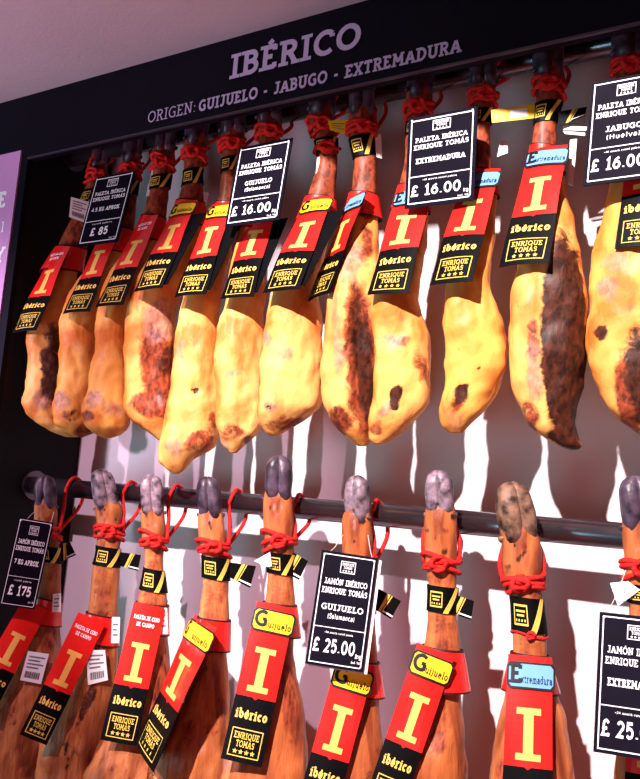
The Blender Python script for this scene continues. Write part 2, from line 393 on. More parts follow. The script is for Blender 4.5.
class Shape:
    def __init__(s, levels, ratio=0.85, y0=HAM_Y):
        s.ys = [float(l[0]) for l in levels]; s.xl = [float(l[1]) for l in levels]; s.xr = [float(l[2]) for l in levels]
        s.ratio = ratio
        mid = len(levels) // 3
        P = on_y((s.xl[mid] + s.xr[mid]) / 2, s.ys[mid], y0)
        d = P - CAM; d.z = 0; d.normalize(); s.d = d; s.n = -d; s.P = P
        s.bul = None
    def off(s, y):
        if not s.bul: return 0.0
        ya, yb, dl = s.bul
        if y <= ya: return 0.0
        t = min(1.0, (y - ya) / (yb - ya)); t = t * t * (3 - 2 * t)
        return dl * t * (1 - .35 * max(0.0, min(1.0, (y - yb) / (s.ys[-1] - yb))))
    def px(s, x, y, off=0.0): return on_plane(x, y, s.P + s.n * off, s.d)
    def ev(s, y):
        o = s.off(y)
        a = s.px(catmull(s.ys, s.xl, y), y, o); b = s.px(catmull(s.ys, s.xr, y), y, o)
        e1 = (b - a) / 2
        return (a + b) / 2, e1, s.n * e1.length * s.ratio
    def ring(s, y, ang, k=1.0, add=0.0):
        c, e1, e2 = s.ev(y); l = e1.length
        return c + e1 * (k + add / l) * math.cos(ang) + e2 * (k + add / (l * s.ratio)) * math.sin(ang)
    def size(s, y): return s.ev(y)[1].length

def build_meat(sh, name, parent, mat, tint, patches=(), dents=(), seed=0, rough=1.0, rows=96, seg=56, y_from=None):
    mb = MB(); y0, y1 = (y_from if y_from is not None else sh.ys[0]), sh.ys[-1]
    grid = []
    pat = []
    off = Vector((seed * 3.7, seed * 1.9, seed * 5.3))
    cs = [sh.ev(y0 + (y1 - y0) * (1 - (1 - i / rows) ** 1.25)) for i in range(rows + 1)]
    big = max(c[1].length for c in cs)
    for i, (c, e1, e2) in enumerate(cs):
        row = []; l = e1.length; k = min(1.0, l / big)
        for j in range(seg):
            a = 2 * PI * j / seg
            ca, sa = math.cos(a), math.sin(a)
            # slightly squarish section
            p = abs(ca) ** 2.3 + abs(sa) ** 2.3
            q = p ** (-1 / 2.3)
            P = c + e1 * ca * q + e2 * sa * q
            nrm = (e1 * ca / (l * l) + e2 * sa / (e2.length ** 2)); nrm.normalize()
            amp = rough * k
            d = (noise.noise(P * 22 + off) * 0.0045 + noise.noise(P * 60 + off) * 0.0020 + noise.noise(P * 150 + off) * 0.0008) * amp
            d += (abs(noise.noise(Vector((P.x * 40, P.y * 40, P.z * 16)) + off * 2)) - .2) * 0.005 * amp
            x, y = proj(P); fx = 1.0 if sa > -0.15 else 0.0
            for (dx, dy, rx, ry, dep) in dents:
                w = math.exp(-(((x - dx) / rx) ** 2 + ((y - dy) / ry) ** 2)) * fx
                d -= dep * w
            row.append(P + nrm * d)
            col = [0.0, 0.0, 0.0]
            jx = noise.noise(P * 45 + off) * 5; jy = noise.noise(P * 45 - off) * 5
            for (cx, cy, rx, ry, rot, ch, st) in patches:
                c_, s_ = math.cos(math.radians(rot)), math.sin(math.radians(rot))
                ax, ay = x + jx - cx, y + jy - cy
                uu, vv = (ax * c_ + ay * s_) / rx, (-ax * s_ + ay * c_) / ry
                w = max(0.0, 1.25 - (uu * uu + vv * vv)) * fx
                col[ch] = max(col[ch], min(1.0, w) * st)
            pat.append((col[0], col[1], col[2], 1.0))
        grid.append(row)
    mb.grid(grid, mat, True, True, True)
    o = mb.build(name, parent, smooth=True)
    at = o.data.color_attributes.new('patch', 'FLOAT_COLOR', 'POINT')
    flat = [x for p in pat for x in p]
    at.data.foreach_set('color', flat)
    o.color = tint
    return o

def build_hoof(sh, parent, hpx, yaw=0.0, mat=None, lean=0.25):
    """cloven hoof: two horn claws with a cleft, plus two dew claws"""
    mat = mat or M_HOOF
    y0 = sh.ys[0]
    c, e1, e2 = sh.ev(y0 + 2); c2 = sh.ev(y0 + 22)[0]
    up = (c - c2); pxm = up.length / 20; up.normalize()
    H = hpx * pxm; r = e1.length
    a = e1.normalized() * math.cos(yaw) + sh.n * math.sin(yaw); b = up.cross(a) * -1
    if b.dot(sh.n) < 0: b = -b
    mb = MB()
    for sgn in (-1, 1):
        rows = []
        prof = [(-.36, .50, .88), (-.12, .56, 1.02), (.12, .60, 1.10), (.4, .62, 1.04), (.62, .61, .92), (.80, .57, .74), (.92, .47, .54), (.98, .32, .34), (1.0, .08, .12)]
        for t, w, dp in prof:
            cc = c + up * H * t + a * sgn * r * (.45 - .04 * max(0, t - .4)) + b * (lean * r * t)
            row = []
            for j in range(24):
                th = 2 * PI * j / 24
                co, si = math.cos(th), math.sin(th)
                e_ = 3.4 if co * sgn < 0 else 2.3          # flat inner wall, rounded outer wall
                sq = (abs(co) ** e_ + abs(si) ** e_) ** (-1 / e_)
                q = cc + a * r * w * co * sq + b * r * dp * .9 * si * sq
                k = 1 if t > .7 else .5
                q = q + up * r * co * sgn * -w * (.50 if t > .7 else .28 if t > .3 else .08)   # the toe slants down to the outside
                row.append(q + (q - cc).normalized() * r * .10 * noise.noise(q * 80))
            rows.append(row)
        mb.grid(rows, mat, True, True, True)
        # dew claw
        dc = c - up * r * .55 - b * r * .1 + a * sgn * r * .95
        rows = []
        for t, w in ((0, .30), (.3, .28), (.7, .18), (1, .04)):
            cc = dc + (a * sgn * .35 - up * .65) * r * .55 * t
            rows.append([cc + a * r * w * math.cos(2 * PI * j / 10) + b * r * w * math.sin(2 * PI * j / 10) for j in range(10)])
        mb.grid(rows, mat, True, True, True)
    return mb.build('hoof', parent, smooth=True)

def build_rope(sh, parent, yr, side=1, loop=True, rr=0.0036, rail=None, turns=3, seed=0, dx=-0.026, spread=6.0, sides=0):
    rnd = random.Random(seed); mb = MB()
    for t in range(turns):
        pts = []; yy = yr + (t - (turns - 1) / 2) * spread
        tl = rnd.uniform(-4, 4)
        for j in range(28):
            a = 2 * PI * j / 28
            pts.append(sh.ring(yy + tl * math.cos(a) + 2 * math.sin(2 * a + t), a, 1.0, rr * (0.9 + .5 * rnd.random())))
        mb.tube(pts, rr, M_ROPE, 8, True, 0.08)
    # knot at the front: short crossing bights
    c, e1, e2 = sh.ev(yr); l = e1.length
    kc = c + e2 * 1.05 + sh.n * rr * 1.2 + e1 * rnd.uniform(-.25, .25)
    ex = e1.normalized(); up = Vector((0, 0, 1))
    for q in range(3):
        ph = rnd.uniform(0, 6); rad = rr * 2.0
        pts = []
        for j in range(20):
            a = 2 * PI * j / 20
            pts.append(kc + ex * math.cos(a) * rad * 1.5 + up * math.sin(a) * rad * (0.8 + .3 * q) + sh.n * math.sin(2 * a + ph) * rr * 1.1)
        mb.tube(pts, rr, M_ROPE, 8, True, 0.08)
    if loop and rail:
        rz, rR = rail
        S = sh.ring(yr, .35 if side > 0 else PI - .35, 1.0, rr)
        S2 = sh.ring(yr, -.5 if side > 0 else PI + .5, 1.0, rr)
        xr = c.x + side * (l * .9 + dx)
        R = rR + rr * 1.25
        z0 = rz(xr)
        pts = [S, S.lerp(Vector((xr, RAIL_Y - R, z0 - .004)), .5) + Vector((side * .006, -.004, 0))]
        for j in range(9):
            a = PI * 1.05 - j * PI * 1.1 / 8
            pts.append(Vector((xr + 0.004 * math.sin(j), RAIL_Y + R * math.cos(a), z0 + R * math.sin(a))))
        pts += [S2.lerp(pts[-1], .55) + Vector((side * .008, .006, 0)), S2]
        # smooth
        sm = []
        xs = list(range(len(pts)))
        for j in range((len(pts) - 1) * 4 + 1):
            f = j / 4
            sm.append(Vector([catmull(xs, [p[k] for p in pts], f) for k in range(3)]))
        mb.tube(sm, rr, M_ROPE, 8, False, 0.08)
    if sides:
        for a0 in (-.15, PI + .1):
            sg = -1 if a0 < 0 else 1
            q = [sh.ring(yr - sides * t / 8, a0 + sg * (1.5 * max(0, t / 8 - .45)), 1.0, rr * .9) for t in range(9)]
            mb.tube(q, rr, M_ROPE, 8, False, 0.08)
    return mb.build('rope', parent, smooth=True)

def build_band(sh, parent, y0, y1, tilt=0.0, tail=None, tail_off=0.0, gold_a=(0.9, 1.7), stampa=2.0, flap=None):
    """black satin neck band with a gold diagonal, printed stamp and a loose tail"""
    mb = MB(); rows = []
    def yt(y, a): return y + tilt * math.cos(a)
    for y in (y0, y0 + (y1 - y0) * .33, y0 + (y1 - y0) * .66, y1):
        rows.append([sh.ring(yt(y, a), a, 1.03, .0022) for a in [2 * PI * j / 40 for j in range(40)]])
    rows2 = [[sh.ring(yt(y, a), a, 1.0, .0010) for a in [2 * PI * j / 40 for j in range(40)]] for y in (y1, y0)]
    mb.grid(rows + rows2 + [rows[0]], M_BAND)
    o = mb.build('neck_band', parent, smooth=False)
    gm = MB()
    ga0, ga1 = gold_a; n = 10; hh = y1 - y0
    for (sh_, th) in ((0.0, .11), (.17, .05)):
        rw = [[], []]
        for i in range(n + 1):
            t = i / n; a = ga1 + (ga0 - ga1) * t
            yy = y1 + (y0 - y1) * t
            for k, dv in enumerate((-1, 1)):
                aa = a + (sh_ + dv * th)
                rw[k].append(sh.ring(yt(yy, aa), aa, 1.03, .0030))
        gm.grid(rw, M_GOLD, closed=False)
    # stamp outline
    def bp(a, v): return sh.ring(yt(y0 + hh * v, a), a, 1.03, .0030)
    a0 = stampa
    w = .42
    for (p, q, r, s) in (((a0 + w, .2), (a0 - w, .2), (a0 - w, .26), (a0 + w, .26)), ((a0 + w, .74), (a0 - w, .74), (a0 - w, .8), (a0 + w, .8)),
                         ((a0 + w, .2), (a0 + w - .06, .2), (a0 + w - .06, .8), (a0 + w, .8)), ((a0 - w + .06, .2), (a0 - w, .2), (a0 - w, .8), (a0 - w + .06, .8)),
                         ((a0 + .28, .36), (a0 - .28, .36), (a0 - .28, .42), (a0 + .28, .42)), ((a0 + .22, .48), (a0 - .22, .48), (a0 - .22, .54), (a0 + .22, .54))):
        for k in range(6):
            L_ = lambda A, B, t: (A[0] + (B[0] - A[0]) * t, A[1] + (B[1] - A[1]) * t)
            gm.quad(bp(*L_(p, q, k / 6)), bp(*L_(p, q, (k + 1) / 6)), bp(*L_(s, r, (k + 1) / 6)), bp(*L_(s, r, k / 6)), M_GOLD)
    for i in range(4):
        gm.quad(bp(a0 + .30 - i * .17, .62), bp(a0 + .22 - i * .17, .62), bp(a0 + .22 - i * .17, .69), bp(a0 + .30 - i * .17, .69), M_GOLD)
    gm.build('gold_print', o)
    if tail:
        tm = MB()
        P = [sh.px(x, y, tail_off) for (x, y) in tail]       # TL, TR, BR, BL
        t = sh.n * .0012
        tm.slab(P[3], P[2], P[1], P[0], t, M_BAND)
        e = sh.n * .0016
        def bl(u, v): return (P[0] * (1 - u) + P[1] * u) * (1 - v) + (P[3] * (1 - u) + P[2] * u) * v + e
        tm.quad(bl(.22, 1), bl(.34, 1), bl(.62, 0), bl(.5, 0), M_GOLD)
        tm.quad(bl(.38, 1), bl(.42, 1), bl(.70, 0), bl(.66, 0), M_GOLD)
        tm.quad(bl(.45, .90), bl(1, .90), bl(1, .82), bl(.45, .82), M_WINK)
        tm.build('band_tail', o)
    if flap:
        fm = MB(); P = [sh.px(x, y, sh.size(y0) * .9) for (x, y) in flap]
        fm.slab(P[3], P[2], P[1], P[0], sh.n * .0008, M_WHITE)
        fm.build('band_backing', o)
    return o

def plate(sh, parent, name, corners, off, mat, t=0.0008, print_mat=None, lines=0, label=None, emblem=False):
    mb = MB(); P = [sh.px(x, y, off) for (x, y) in corners]
    mb.slab(P[3], P[2], P[1], P[0], sh.n * t, mat)
    e = sh.n * (t + .0004)
    def bl(u, v): return (P[0] * (1 - u) + P[1] * u) * (1 - v) + (P[3] * (1 - u) + P[2] * u) * v + e
    if lines == 1:     # printed price sticker: text lines and a barcode
        for i in range(4):
            v = .14 + i * .12
            mb.quad(bl(.12, v + .05), bl(.88 - .2 * (i % 2), v + .05), bl(.88 - .2 * (i % 2), v), bl(.12, v), M_GREYINK)
        u = .14; k = 0
        while u < .84:
            w = (.02, .035, .015, .03)[k % 4]
            mb.quad(bl(u, .88), bl(u + w, .88), bl(u + w, .66), bl(u, .66), M_INK); u += w + (.025, .02, .03)[k % 3]; k += 1
    if lines == 2:     # yellow tag with a pale sticker
        mb.quad(bl(.42, .82), bl(.80, .82), bl(.80, .2), bl(.42, .2), M_WHITE)
        mb.quad(bl(.08, .75), bl(.26, .75), bl(.26, .3), bl(.08, .3), M_GOLD)
    if lines == 3:     # small print
        for i in range(3):
            v = .25 + i * .2
            mb.quad(bl(.15, v + .07), bl(.8 - .15 * (i % 2), v + .07), bl(.8 - .15 * (i % 2), v), bl(.15, v), M_GREYINK)
    o = mb.build(name, parent)
    if label: o['label'] = label
    return o

# ------------------------------------------------------------------ the hanging label (collar + strip)
def rect_frame(sh, T, B, wt, wb, yaw=None, slope=None, off_t=0.03, off_b=0.06, push=0.0):
    """frame of a rectangular strip whose top and bottom centres sit at pixels T and B. yaw: strip faces out of the wall
    turned by yaw degrees; else it faces the viewer's side of the ham, baseline slope given."""
    if yaw is not None:
        T3 = sh.px(T[0], T[1], off_t)
        W = Vector((math.cos(math.radians(yaw)), math.sin(math.radians(yaw)), 0))
        r = ray(*B); k = (T3 - CAM).dot(W) / r.dot(W)
        B3 = CAM + r * k
    else:
        T3 = sh.px(T[0], T[1], off_t); B3 = sh.px(B[0], B[1], off_b)
        mx, my = (T[0] + B[0]) / 2, (T[1] + B[1]) / 2
        W = sh.px(mx + 20, my + 20 * slope, 0) - sh.px(mx - 20, my - 20 * slope, 0)
        V = (T3 - B3).normalized(); W = (W - V * W.dot(V)).normalized()
    V = (T3 - B3); Ln = V.length; V.normalize(); N = W.cross(V).normalized()
    def wm(P, wpx):
        x0, y0 = proj(P - W * .01); x1, y1 = proj(P + W * .01)
        return wpx * .02 / max(1e-6, abs(x1 - x0))
    return B3, T3, W, V, N, Ln, wm(T3, wt), wm(B3, wb)

def build_label(sh, root, T, B, wt, wb, back=False, **kw):
    r = _build_label(sh, root, T, B, wt, wb, **kw)
    if back:  # black strip that stands in for shade on the ham neck
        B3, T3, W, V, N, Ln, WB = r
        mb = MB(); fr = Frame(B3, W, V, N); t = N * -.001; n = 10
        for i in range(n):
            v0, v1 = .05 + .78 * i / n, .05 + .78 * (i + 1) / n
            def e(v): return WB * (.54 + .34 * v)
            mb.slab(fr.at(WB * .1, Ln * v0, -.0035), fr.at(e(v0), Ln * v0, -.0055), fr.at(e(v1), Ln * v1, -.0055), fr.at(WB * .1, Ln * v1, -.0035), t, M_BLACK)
        o = mb.build('neck_shade_strip', root); o['label'] = 'plain black strip standing in for shade beside the label'
    return r
def _build_label(sh, root, T, B, wt, wb, yaw=None, slope=None, badge=None, badge_w=1.15, smallprint=False, collar=None, off_t=None, off_b=None, bow=0.0025, seed=0):
    rT = sh.size(T[1])
    if off_t is None: off_t = rT * sh.ratio + .008
    if off_b is None: off_b = sh.size(B[1]) * sh.ratio + .008
    B3, T3, W, V, N, Ln, WT, WB = rect_frame(sh, T, B, wt, wb, yaw, slope, off_t, off_b)
    wav = 0.0012
    def warp(u, v):
        t = v / Ln; w = WB + (WT - WB) * t
        s = u                                   # u in -0.5..0.5 of the local width
        return s * w, v, bow * 4 * t * (1 - t) * .6 - bow * (2 * s) ** 2 + wav * math.sin(9 * t + seed * 2 + 3 * s)
    fr = Frame(B3, W, V, N, warp)
    nu, nv = 8, 30
    pm_ = MB()
    def v_of(i): return Ln * i / nv
    for side, lift in ((1, 0.0), (-1, -0.0009)):
        for i in range(nv):
            mat = (M_RED if i >= 11.4 else M_BLACK)
            for j in range(nu):
                u0, u1 = -.5 + j / nu, -.5 + (j + 1) / nu
                q = [fr.at(u0, v_of(i), lift), fr.at(u1, v_of(i), lift), fr.at(u1, v_of(i + 1), lift), fr.at(u0, v_of(i + 1), lift)]
                if side < 0: q.reverse(); mat2 = M_BLACK
                else: mat2 = mat
                pm_.quad(*q, mat2)
    # edges
    for j in range(nu):
        u0, u1 = -.5 + j / nu, -.5 + (j + 1) / nu
        pm_.quad(fr.at(u0, 0, -.0009), fr.at(u1, 0, -.0009), fr.at(u1, 0), fr.at(u0, 0), M_BLACK)
    for i in range(nv):
        mat = M_RIM if i >= 12 else M_BLACK
        pm_.quad(fr.at(.5, v_of(i), 0), fr.at(.5, v_of(i), -.0009), fr.at(.5, v_of(i + 1), -.0009), fr.at(.5, v_of(i + 1), 0), mat)
        pm_.quad(fr.at(-.5, v_of(i), -.0009), fr.at(-.5, v_of(i), 0), fr.at(-.5, v_of(i + 1), 0), fr.at(-.5, v_of(i + 1), -.0009), mat)
    # little point of red below the joint
    vb = v_of(12)
    pm_.add([fr.at(-.07, vb, .0004), fr.at(.07, vb, .0004), fr.at(0, vb - Ln * .014, .0004)], [(0, 2, 1)], M_RED)
    pan = pm_.build('hanging_label', root)
    # big I
    im = MB()
    y0, y1 = Ln * .435, Ln * .715
    hw, sw, sh_ = .26, .105, Ln * .036
    def rq(u0, v0, u1, v1, n=4):
        for i in range(n):
            a, b = v0 + (v1 - v0) * i / n, v0 + (v1 - v0) * (i + 1) / n
            for k in range(3):
                c, d = u0 + (u1 - u0) * k / 3, u0 + (u1 - u0) * (k + 1) / 3
                im.quad(fr.at(c, a, .0006), fr.at(d, a, .0006), fr.at(d, b, .0006), fr.at(c, b, .0006), M_YELI)
    rq(-hw, y0, hw, y0 + sh_, 1); rq(-hw, y1 - sh_, hw, y1, 1); rq(-sw, y0 + sh_, sw, y1 - sh_, 6)
    im.build('big_letter', pan)
    tm = MB()
    class UF:            # frame with u measured in metres across the local width
        def at(s, u, v, w=0.0):
            t = max(0.0, min(1.0, v / Ln)); wl = WB + (WT - WB) * t
            return fr.at(u / wl, v, w)
    uf = UF()
    text(tm, uf, 'ib\u00e9rico', 0, Ln * .262, Ln * .062, M_YELI, .22, fit=WB * .80)
    tm.build('lettering', pan)
    smk = MB()
    stamp(smk, uf, 0, Ln * .118, WB * .74, Ln * .165, M_GOLD, Ln * .006)
    smk.build('maker_stamp', pan)
    if badge:
        bm = MB(); kind = badge
        mat = M_YEL if kind == 'Guijuelo' else M_BLUE
        h0, h1 = Ln * .815, Ln * .965; w = WT * badge_w
        um = WT * (badge_w - 1) * .30
        def rr(x0, y0_, x1, y1_, rad, lift, mat_):
            n = 16; top = []; bot = []
            for i in range(n + 1):
                x = x0 + (x1 - x0) * i / n
                dd = max(0.0, rad - min(x - x0, x1 - x)); cut = rad - math.sqrt(max(0, rad * rad - dd * dd))
                top.append(uf.at(x, y1_ - cut, lift)); bot.append(uf.at(x, y0_ + cut, lift))
            for i in range(n): bm.quad(bot[i], bot[i + 1], top[i + 1], top[i], mat_)
        e = Ln * .012
        rr(um - w / 2, h0, um + w / 2, h1, e * 2, .0022, M_INK)
        rr(um - w / 2 + e, h0 + e, um + w / 2 - e, h1 - e, e * 1.5, .0028, mat)
        text(bm, uf, kind[0], um - w * .46, h0 + (h1 - h0) * .2, (h1 - h0) * .72, M_INK, .2, align='l', lift=.0034)
        text(bm, uf, kind[1:], um + w * .44, h0 + (h1 - h0) * .22, (h1 - h0) * .30, M_INK, .14, align='r', fit=w * (.56 if kind[0] == 'G' else .64), lift=.0034)
        bm.build('origin_badge', pan)
    if smallprint:
        bm = MB()
        text(bm, uf, 'PALETA DE CEBO', 0, Ln * .885, Ln * .030, M_WINK, .2, fit=WT * .80, lift=.0016)
        text(bm, uf, 'DE CAMPO', 0, Ln * .835, Ln * .030, M_WINK, .2, fit=WT * .55, lift=.0016)
        bm.build('small_print', pan)
    # collar wrapped round the shank
    if collar:
        yt, yb, k0, flare, skew = collar
        cm = MB(); rows = []; S = 48
        def cr(y, k, a, add): return sh.ring(y + skew * math.cos(a), a, k, add)
        def krow(t, add):
            rw = []
            for j in range(S):
                a = 2 * PI * j / S
                y = yt + (yb - yt) * t
                c0, e10, e20 = sh.ev(yt + skew * math.cos(a)); c1, e11, e21 = sh.ev(yb + skew * math.cos(a))
                kk = k0 + (flare - k0) * t
                lt = e10.length * kk; lh = sh.ev(y + skew * math.cos(a))[1].length * 1.03 + .001
                cc = sh.ev(y + skew * math.cos(a))[0]
                l = max(lt, lh) + add
                rw.append(cc + e10.normalized() * l * math.cos(a) + sh.n * l * sh.ratio * math.sin(a))
            return rw
        ts = [0, .06, .12, .3, .5, .7, .85, .95, 1.0]
        for i in range(len(ts) - 1):
            cm.grid([krow(ts[i], .0015), krow(ts[i + 1], .0015)], M_RIM if i == 0 or i == len(ts) - 2 else M_RED)
        cm.grid([krow(1, .0015), krow(1, .0004)], M_RIM); cm.grid([krow(1, .0004), krow(.5, .0004), krow(0, .0004)], M_RIM); cm.grid([krow(0, .0004), krow(0, .0015)], M_RIM)
        cm.build('label_collar', root)
    return B3, T3, W, V, N, Ln, WB

# ------------------------------------------------------------------ price cards
def build_card(sh, T, B, wpx, lines, price, label, yaw=None, slope=None, off_t=.05, off_b=.08, backing=False, unit=True, tiny='+18 month cured paleta', hpin=None, strings=None):
    B3, T3, W, V, N, Ln, WT, WB = rect_frame(sh, T, B, wpx, wpx, yaw, slope, off_t, off_b)
    Wd = (WT + WB) / 2
    root = empty('price_card', B3)
    tag(root, label, 'price card', 'price cards hanging among the hams')
    fr = Frame(B3, W, V, N); mb = MB()
    h = Wd / 2
    mb.slab(fr.at(-h, 0), fr.at(h, 0), fr.at(h, Ln), fr.at(-h, Ln), N * .0022, M_NAVY)
    pan = mb.build('card_panel', root)
    f2 = Frame(B3 + N * .0022, W, V, N)
    lm = MB(); e = Wd * .055; t = Wd * .016
    line(lm, f2, [(-h + e, e), (h - e * 1.4, e), (h - e, e * 1.4), (h - e, Ln - e), (-h + e, Ln - e), (-h + e, e)], t, M_WINK)
    line(lm, f2, [(-h + e, Ln * .335), (h - e, Ln * .335)], t * .8, M_WINK)
    lm.build('white_border', root)
    sm = MB(); stamp(sm, f2, 0, Ln * .875, Wd * .25, Ln * .10, M_WINK, Wd * .012); sm.build('maker_stamp', root)
    tm = MB()
    cap = Ln * .052
    text(tm, f2, lines[0], 0, Ln * .71, cap, M_WINK, .165, fit=Wd * .76)
    text(tm, f2, lines[1], 0, Ln * .63, cap, M_WINK, .165, fit=Wd * .80)
    if len(lines) == 4:
        text(tm, f2, lines[2], 0, Ln * .485, cap * 1.05, M_WINK, .175, fit=min(Wd * .74, text_width(lines[2], .175) * cap * 1.18))
        text(tm, f2, lines[3], 0, Ln * .41, cap * .95, M_WINK, .13, fit=Wd * .48, serif=False)
    else:
        text(tm, f2, lines[2], 0, Ln * .475, cap * 1.1, M_WINK, .19, fit=Wd * .72)
    if tiny: text(tm, f2, tiny, 0, Ln * .285, Ln * .017, M_WINK, .15, fit=Wd * .50)
    if unit:
        text(tm, f2, price, -Wd * .05, Ln * .12, Ln * .12, M_WINK, .175, fit=Wd * .74)
        text(tm, f2, 'kg', Wd * .385, Ln * .105, Ln * .042, M_WINK, .19)
    else:
        text(tm, f2, price, -Wd * .02, Ln * .125, Ln * .115, M_WINK, .185, fit=min(Wd * .66, text_width(price, .185) * Ln * .115))
    text(tm, f2, 'Incl. VAT', Wd * .36, Ln * .06, Ln * .02, M_WINK, .17, align='c', fit=Wd * .18)
    tm.build('lettering', root)
    if backing:
        bm = MB(); d = Wd * .07
        bm.slab(fr.at(-h + d, -Ln * .01, -.004), fr.at(h + d, -Ln * .01, -.004), fr.at(h + d, Ln * .985, -.004), fr.at(-h + d, Ln * .985, -.004), N * .0015, M_WHITE)
        o = bm.build('backing_card', root); o['label'] = 'white backing card'
    st = MB()
    for (u, px) in strings or ():
        P = f2.at(u * Wd, Ln * .965, .0004); Q = sh.px(px[0], px[1], sh.size(px[1]) * sh.ratio + .004)
        st.tube([P, P.lerp(Q, .5) + Vector((0, 0, -.004)), Q], .0005, M_STRING, 6)
    for u in (-.44, .44):
        c = f2.at(u * Wd, Ln * .965); 
        st.tube([c - N * .001, c + N * .0012], .0016, M_WINK, 10)
    st.build('hanging_string', root)
    return root

# ================================================================== THE PLACE
# ------------------------------------------------------------------ measurements
ra, rb = on_y(75, 488.5, RAIL_Y), on_y(560, 531, RAIL_Y)
RAIL_Z = (ra.z + rb.z) / 2
RAIL_R = 0.0185
XL = on_y(33, 487, 0).x                              # side panel of the recess
YF = on_x(-14, 487, XL).y                            # front plane (fascia, pillar)
YB = on_x(77, 470, XL).y                             # back wall
ZH = sum(on_y(x, y, YF).z for x, y in ((100, 142.5), (300, 98), (480, 58))) / 3
ZC = sum(on_y(x, y, YF).z for x, y in ((30, 94), (180, 53), (340, 8.5))) / 3
XR = 1.3                                             # the recess runs on past the frame
UP_RAIL_Z = sum(on_y(x, y, RAIL_Y).z for x, y in ((590, 46), (517, 63), (392, 93))) / 3
print('XL %.3f YF %.3f YB %.3f ZH %.3f ZC %.3f rail %.3f/%.3f (%.3f) up rail %.3f' % (XL, YF, YB, ZH, ZC, ra.z, rb.z, RAIL_Z, UP_RAIL_Z))

# ------------------------------------------------------------------ room shell
def struct(name, mb):
    o = mb.build(name); o['kind'] = 'structure'; return o
mb = MB(); mb.box((XL - 0.02, YB, 0), (XR, YB + .05, ZC + .1), M_WALL); struct('wall_back', mb)
mb = MB(); mb.box((XL - .02, YF + .012, 0), (XL, YB, ZC), M_SIDE); struct('wall_recess_side', mb)
mb = MB(); mb.box((XL - 2.2, YF, 0), (XL - .02, YB + .05, ZC), M_HEAD); struct('wall_left', mb)
mb = MB(); mb.box((XL - .02, YF, 0), (XL, YF + .012, ZH), M_HEAD); struct('trim_1', mb)
mb = MB(); mb.box((XL - .02, YF, ZH), (XR, YF + .02, ZC), M_HEAD); struct('wall_fascia', mb)
mb = MB(); mb.box((XL, YF - .002, ZH - .0015), (XR, YF + .004, ZH + .0015), M_TRIM); struct('trim_2', mb)
mb = MB(); mb.box((XL, YF + .02, ZH + .10), (XR, YB, ZH + .12), M_SIDE); struct('ceiling_recess', mb)
CEIL_Y = -.50
mb = MB(); mb.box((XL - 2.2, CEIL_Y, ZC), (XR, YB + .05, ZC + .12), M_CEIL); struct('ceiling', mb)
mb = MB(); mb.box((XL - 2.2, -4.2, -.05), (XR + .6, YB + .05, 0), M_FLOOR); struct('floor', mb)
mb = MB(); mb.box((XL - 2.2, -4.2, 4.2), (XR + .6, CEIL_Y, 4.3), M_CEIL); struct('ceiling_hall', mb)

# ------------------------------------------------------------------ sign lettering on the fascia
s0 = on_y(229, 79, YF - .002); s1 = on_y(361, 48, YF - .002)
root = empty('fascia_sign', Vector((s0.x, YF, s0.z)))
tag(root, 'raised pale sign words along the dark fascia above the upper hams', 'sign lettering')
def sign_line(name, a, b, txt, cap, weight, align='l'):
    O = Vector((a.x, YF, (a.z + b.z) / 2)); fr = Frame(O, Vector((1, 0, 0)), Vector((0, 0, 1)), Vector((0, -1, 0)))
    mb = MB(); text(mb, fr, txt, 0, 0, cap, M_SILV, weight, align='l', fit=(b.x - a.x), lift=.003)
    o = mb.build(name, root)
    return o
def capm(P, px): return px * depth(P) / F
sign_line('title_word', s0, s1, 'IB\u00c9RICO', capm(s0, 26), .19)
a = on_y(148, 124, YF); b = on_y(197, 112.5, YF)
sign_line('thin_word', a, b, 'ORIGEN:', capm(a, 11.8), .11)
c = on_y(199, 112, YF); d = on_y(462, 53.5, YF)
sign_line('subtitle_words', c, d, 'GUIJUELO - JABUGO - EXTREMADURA', capm(c, 12.4), .2)

# poster on the pillar with the ends of three words
pz0, pz1 = 0.75, ZH + .02
mb = MB(); mb.box((XL - 1.2, YF - .004, pz0), (XL - .022, YF, pz1), M_POST)
po = mb.build('wall_poster'); 
tag(po, 'lilac poster sheet on the pillar at the far end of the display', 'poster')
tm = MB(); O = on_y(6, 207, YF - .004)
fr = Frame(Vector((O.x, YF - .004, O.z)), Vector((1, 0, 0)), Vector((0, 0, 1)), Vector((0, -1, 0)))
text(tm, fr, 'JAMONE', 0, 0, capm(O, 17), M_WINK, .2, align='r', lift=.0008)
O2 = on_y(4, 232, YF - .004); f2 = Frame(Vector((O2.x, YF - .004, O2.z)), fr.U, fr.V, fr.N)
text(tm, f2, 'de l', 0, 0, capm(O, 11), M_WINK, .2, align='r', lift=.0008)
O2 = on_y(4, 262, YF - .004); f2 = Frame(Vector((O2.x, YF - .004, O2.z)), fr.U, fr.V, fr.N)
text(tm, f2, 'MAY', 0, 0, capm(O, 16), M_WINK, .2, align='r', lift=.0008)
tm.build('poster_lettering', po)

